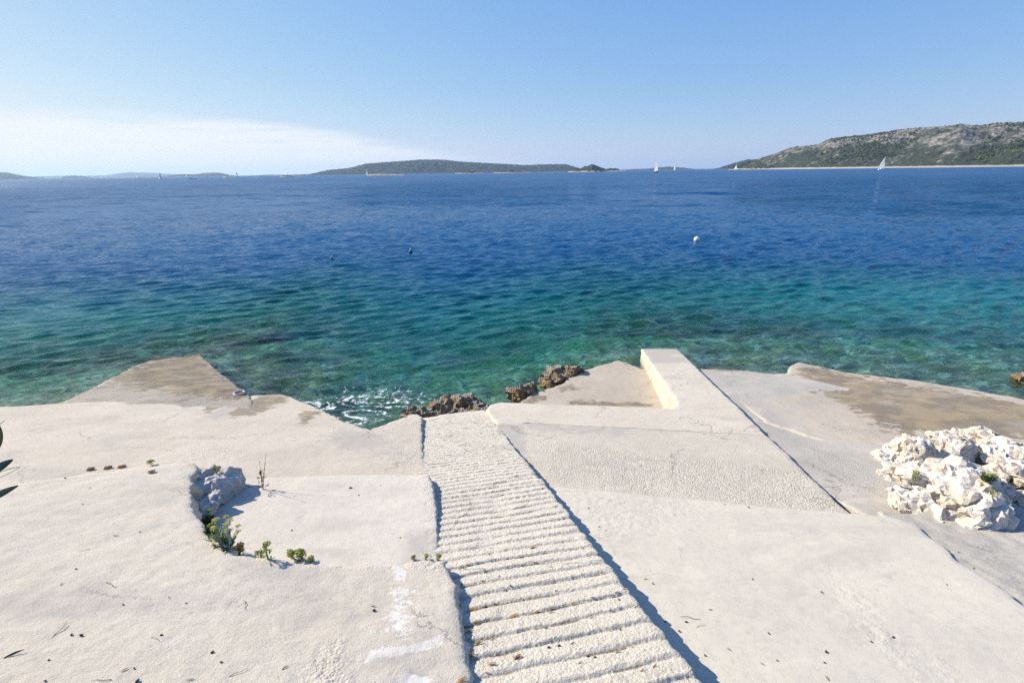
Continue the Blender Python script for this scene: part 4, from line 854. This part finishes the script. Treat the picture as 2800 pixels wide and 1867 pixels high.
# ------------------------------------------------------------------ litter
NEED = simple('dry_leaf_tan', (0.40, 0.23, 0.09), 0.8, 0.35, 90); NEEDB = simple('dry_leaf_brown', (0.20, 0.10, 0.05), 0.8, 0.3, 90); CONE = simple('cone_scale', (0.075, 0.045, 0.03), 0.7, 0.3, 90); REDC = simple('red_seed', (0.38, 0.10, 0.04), 0.6)
PEB = simple('white_pebble', (0.68, 0.66, 0.62), 0.8, 0.1, 60); TWIG = simple('twig', (0.22, 0.15, 0.10), 0.8, 0.2, 60); GRL = simple('fallen_green_leaf', (0.06, 0.075, 0.05), 0.5, 0.2, 40); DPEB = simple('dark_pebble', (0.12, 0.11, 0.09), 0.9, 0.3, 60)
def rpeb(seed, r):
    rs = np.random.default_rng(seed); bm = bmesh.new(); bmesh.ops.create_icosphere(bm, subdivisions=2, radius=r); sc3 = rs.uniform(0.7, 1.2, 3)
    V = np.array([v.co[:] for v in bm.verts]) * sc3 * (1 + 0.15 * pn(np.array([v.co.x for v in bm.verts]) / r + seed, np.array([v.co.y for v in bm.verts]) / r, 0.3))[:, None]
    F = [[v.index for v in f.verts] for f in bm.faces]; bm.free(); return V, F
def bundle(seed, L, n=5):
    rs = random.Random(seed); return join(*[xf(leafm(L * rs.uniform(.6, 1), 0.0055, rs.uniform(.02, .18), 5, .001), TRS((-L * .45 + rs.uniform(-.01, .01), rs.uniform(-.006, .006), 0.001 + 0.0025 * i), (rs.uniform(-.3, .3), 0.0, rs.uniform(-.22, .22)))) for i in range(n)])
LM = {'bundle': [mesh('dry_leaf', *bundle(k, 0.06, 5), NEED) for k in range(3)], 'leaf': [mesh('dry_leaf', *xf(leafm(0.045, 0.010, 0.12), TRS((-.022, 0, .002), (0, 0, 0))), NEED), mesh('dry_leaf', *xf(leafm(0.04, 0.009, 0.2), TRS((-.02, 0, .002), (.3, 0, 0))), NEEDB)],
      'cone': [mesh('cone_scale', *join(xf(ball(0.009, 0, 10), Matrix.Translation((0, 0, .007)) @ Matrix.Diagonal((1.25, .85, .8, 1))), xf(ball(0.006, 0, 8), Matrix.Translation((.009, 0, .006)))), CONE)], 'red': [mesh('seed', *xf(ball(0.009, 0.006, 10), Matrix.Diagonal((1.1, .9, .8, 1))), REDC)],
      'pebble': [mesh('pebble', *rpeb(3, .008), PEB)], 'twig': [mesh('twig', *tube([(-.05, 0, .004), (-.01, .012, .007), (.03, .008, .004), (.06, .02, .004)], .0022, 5, .001), TWIG), mesh('twig', *tube([(-.035, 0, .004), (0, .006, .005), (.035, -.004, .004)], .0016, 5, .001), TWIG)],
      'green': [mesh('fallen_leaf', *xf(leafm(.075, .016, .1), TRS((-.037, 0, .003), (.5, 0, 0))), GRL)], 'dark': [mesh('dark_pebble', *rpeb(8, .017), DPEB)]}
INFO = {'bundle': ('dry_leaf', 'small heap of narrow tan dry leaves caught in a groove of the ribbed path', 'dry leaves', 'leaf heaps in the path grooves'), 'leaf': ('dry_leaf', 'single narrow dry brown leaf lying on the pale concrete', 'dry leaf', 'single dry leaves on the concrete'),
        'cone': ('cone_scale', 'small dark brown cone scale lying on the pale concrete', 'cone scale', 'dark cone scales on the concrete'), 'red': ('seed', 'round red brown seed on the ribbed path', 'seed', None), 'pebble': ('pebble', 'white pebble in a groove of the ribbed path', 'pebble', 'white pebbles on the ribbed path'),
        'twig': ('twig', 'thin curved dry twig lying on the pale concrete', 'twig', 'dry twigs on the concrete'), 'green': ('fallen_leaf', 'fallen dark green leaf near the lower left corner', 'leaf', None), 'dark': ('dark_pebble', 'dark round pebble alone on the lower left slab', 'pebble', None)}
def litter(kind, px, py, ang=None, s=1.0):
    h, n = hit(px, py)
    if h is None: return
    nm, lab, cat, grp = INFO[kind]; o = link(nm, random.choice(LM[kind])); tag(o, lab, cat, grp)
    a = random.uniform(0, 6.28) if ang is None else math.radians(ang); q = Vector((0, 0, 1)).rotation_difference(n.lerp(Vector((0, 0, 1)), 0.5).normalized())
    o.matrix_world = Matrix.Translation(h + n * 0.0005) @ q.to_matrix().to_4x4() @ Matrix.Rotation(a, 4, 'Z') @ Matrix.Scale((0.6 if kind in ('cone', 'leaf') else 0.85) * s * random.uniform(.85, 1.15), 4)
c1 = lambda x, y: (1250 + x / 3.36, 1470 + y / 3.36)
for x_, y_ in [(150, 655), (180, 790), (200, 975), (140, 1080), (330, 1165), (560, 1105), (530, 715), (700, 90), (50, 1310), (120, 860)]: litter('bundle', *c1(x_, y_), random.uniform(-5, 35))
for x_, y_ in [(240, 640), (110, 930), (280, 1240), (735, 675), (865, 685), (870, 645), (580, 560), (240, 398), (390, 355), (120, 255), (860, 268), (910, 485), (1465, 500), (1540, 470), (1245, 550), (1435, 678), (1640, 635), (1530, 1015), (1615, 1005),
               (1480, 1050), (1130, 1150), (1700, 1220), (1815, 1180), (1890, 935), (2160, 1215), (1070, 600), (1240, 735), (820, 830), (1060, 970), (270, 495), (330, 935), (1730, 380)]: litter('leaf', *c1(x_, y_), random.uniform(-10, 40), 1.0)
for x_, y_ in [(490, 440), (345, 605), (260, 630), (840, 1010), (940, 995), (1200, 1090), (1265, 1100), (1500, 845), (40, 430), (450, 487), (295, 155), (1915, 770), (2040, 860), (2275, 1080), (2105, 775), (1800, 425)]: litter('cone', *c1(x_, y_))
litter('red', *c1(1485, 570))
for x_, y_ in [(685, 665), (600, 690), (105, 575)]: litter('pebble', *c1(x_, y_))
c2 = lambda x, y: (1800 + x / 2.352, 1267 + y / 2.352)
for x_, y_ in [(425, 262), (580, 283), (1050, 828), (605, 745), (708, 1092), (1078, 1213), (1070, 1282), (1085, 1380), (765, 1268), (1930, 570), (2030, 675), (1510, 1118), (1368, 1147), (670, 1290), (1255, 205), (1362, 105), (995, 15)]: litter(random.choice(['cone', 'cone', 'leaf']), *c2(x_, y_), s=random.uniform(.7, 1.1))
for x_, y_ in [(455, 1195), (335, 940), (1855, 780)]: litter('leaf', *c2(x_, y_))
litter('twig', *c2(200, 1000)); litter('twig', *c2(270, 1045))
c3 = lambda x, y: (x / 2.614, 1267 + y / 2.614)
for x_, y_ in [(350, 1405), (510, 1225), (580, 1230), (545, 755), (1155, 1225), (985, 1555), (960, 1465), (590, 292), (465, 105), (1520, 1350), (1330, 1000), (880, 1010), (1000, 490), (325, 1555), (1580, 1420)]: litter('cone', *c3(x_, y_), s=random.uniform(.6, 1.1))
for x_, y_ in [(1210, 960), (440, 862), (1360, 1545), (890, 1475), (640, 175), (2035, 1460), (825, 515), (240, 45)]: litter('leaf', *c3(x_, y_))
for x_, y_ in [(780, 873), (1740, 1015), (1690, 1510), (1110, 1255), (600, 620), (740, 1540), (420, 1190)]: litter('twig', *c3(x_, y_))
litter('green', *c3(100, 1365), 40)
c4 = lambda x, y: (700 + x / 2.614, 900 + y / 2.614)
litter('dark', *c4(675, 1135))
for x_, y_ in [(890, 1117), (255, 1438), (735, 1187), (1030, 1490), (555, 705), (805, 768), (655, 855)]: litter('cone', *c4(x_, y_), s=.9)
c5 = lambda x, y: (1400 + x / 2.614, 900 + y / 2.614)
for x_, y_ in [(130, 618), (545, 1275), (1520, 1252), (1690, 1272), (1200, 636), (895, 912), (625, 1412), (670, 1440), (740, 1105), (1375, 636), (1170, 515), (45, 712)]: litter(random.choice(['cone', 'leaf']), *c5(x_, y_), s=.9)
litter('leaf', 1022, 1658); litter('cone', 1022, 1670, s=1.1)

# ------------------------------------------------------------------ air, light, sky
SUN_AZ, SUN_EL = math.radians(-66), math.radians(31)      # azimuth from +Y, negative = left
sd = Vector((math.sin(SUN_AZ) * math.cos(SUN_EL), math.cos(SUN_AZ) * math.cos(SUN_EL), math.sin(SUN_EL)))
ld = bpy.data.lights.new('sun', 'SUN'); ld.energy = 4.7; ld.angle = math.radians(0.5); ld.color = (1.0, 0.92, 0.80)
so = bpy.data.objects.new('sun', ld); COL.objects.link(so); so.rotation_euler = sd.to_track_quat('Z', 'Y').to_euler(); so.location = sd * 50

hz = NT('haze_air'); pv = hz.n('ShaderNodeVolumePrincipled', ins={'Color': (0.56, 0.76, 1.0, 1), 'Density': 0.85e-4, 'Anisotropy': 0.2}); hz.t.links.new(pv.outputs[0], hz.out.inputs[1])
V, F = boxm(-15500, 15500, -300, 15500, -18, 205); ho = tag(link('haze', mesh('haze', V, F, hz.m, False)), 'thin pale blue sea haze', 'haze', kind='stuff')

w = bpy.data.worlds.new('World'); sc.world = w; w.use_nodes = True; nt = w.node_tree; nt.nodes.clear()
class WT(NT):
    def __init__(s, tree): s.t = tree
q = WT(nt); wo = q.n('ShaderNodeOutputWorld')
sky = q.n('ShaderNodeTexSky', sky_type='NISHITA', sun_disc=False, sun_elevation=SUN_EL, sun_rotation=SUN_AZ, altitude=0.0, air_density=1.0, dust_density=0.3, ozone_density=2.5)
vec = q.n('ShaderNodeTexCoord').outputs['Generated']; sx3 = q.n('ShaderNodeSeparateXYZ', ins={0: vec})
# thin bright cloud sheet low on the left
az = q.math('ARCTAN2', sx3.outputs[0], sx3.outputs[1]); elv = q.math('ARCSINE', sx3.outputs[2])
cv = q.n('ShaderNodeCombineXYZ', ins={0: q.math('MULTIPLY', az, 2.2), 1: q.math('MULTIPLY', elv, 26.0), 2: 0.0}).outputs[0]
cn = q.noise(cv, 1.3, 6, 0.6, 0.3).outputs[0]; cn2 = q.noise(cv, 4.0, 5, 0.65).outputs[0]
topel = q.ramp(az, math.radians(-30), math.radians(6), math.radians(5.3), math.radians(1.2))
edge = q.math('SUBTRACT', q.math('ADD', topel, q.math('MULTIPLY', q.math('SUBTRACT', cn, 0.5), 0.035)), elv)
cl = q.math('MULTIPLY', q.ramp(edge, -0.006, 0.022), q.ramp(q.math('ADD', cn2, q.math('MULTIPLY', edge, 2.5)), 0.25, 0.6))
cl = q.math('MULTIPLY', cl, q.ramp(az, math.radians(14), math.radians(-20)))
# camera-like tone response of the bright sky, per channel
sp_ = q.n('ShaderNodeSeparateColor', ins={0: sky.outputs[0]})
soft = q.n('ShaderNodeCombineColor', ins={i: q.math('MULTIPLY', q.math('POWER', sp_.outputs[i], g_), a_) for i, (a_, g_) in enumerate(((0.934, 0.872), (1.625, 0.601), (4.486, 0.176)))}).outputs[0]
skc = q.mix(q.math('MULTIPLY', cl, 0.9), soft, (6.9, 7.0, 7.1))
bg = q.n('ShaderNodeBackground', ins={'Color': skc, 'Strength': 0.080}); nt.links.new(bg.outputs[0], wo.inputs[0])

# ------------------------------------------------------------------ render settings
sc.view_settings.view_transform = 'Standard'; sc.view_settings.look = 'None'; sc.view_settings.gamma = 1; sc.view_settings.use_curve_mapping = False
sc.view_settings.exposure = 0.78
cy = sc.cycles; cy.max_bounces = 8; cy.transparent_max_bounces = 12; cy.volume_bounces = 0; cy.caustics_reflective = False; cy.caustics_refractive = False
cy.sample_clamp_indirect = 4.0; cy.sample_clamp_direct = 30.0; cy.use_denoising = True; cy.denoiser = 'OPENIMAGEDENOISE'; cy.use_denoising = False; cy.denoising_input_passes = 'RGB_ALBEDO_NORMAL'; cy.denoising_prefilter = 'ACCURATE'
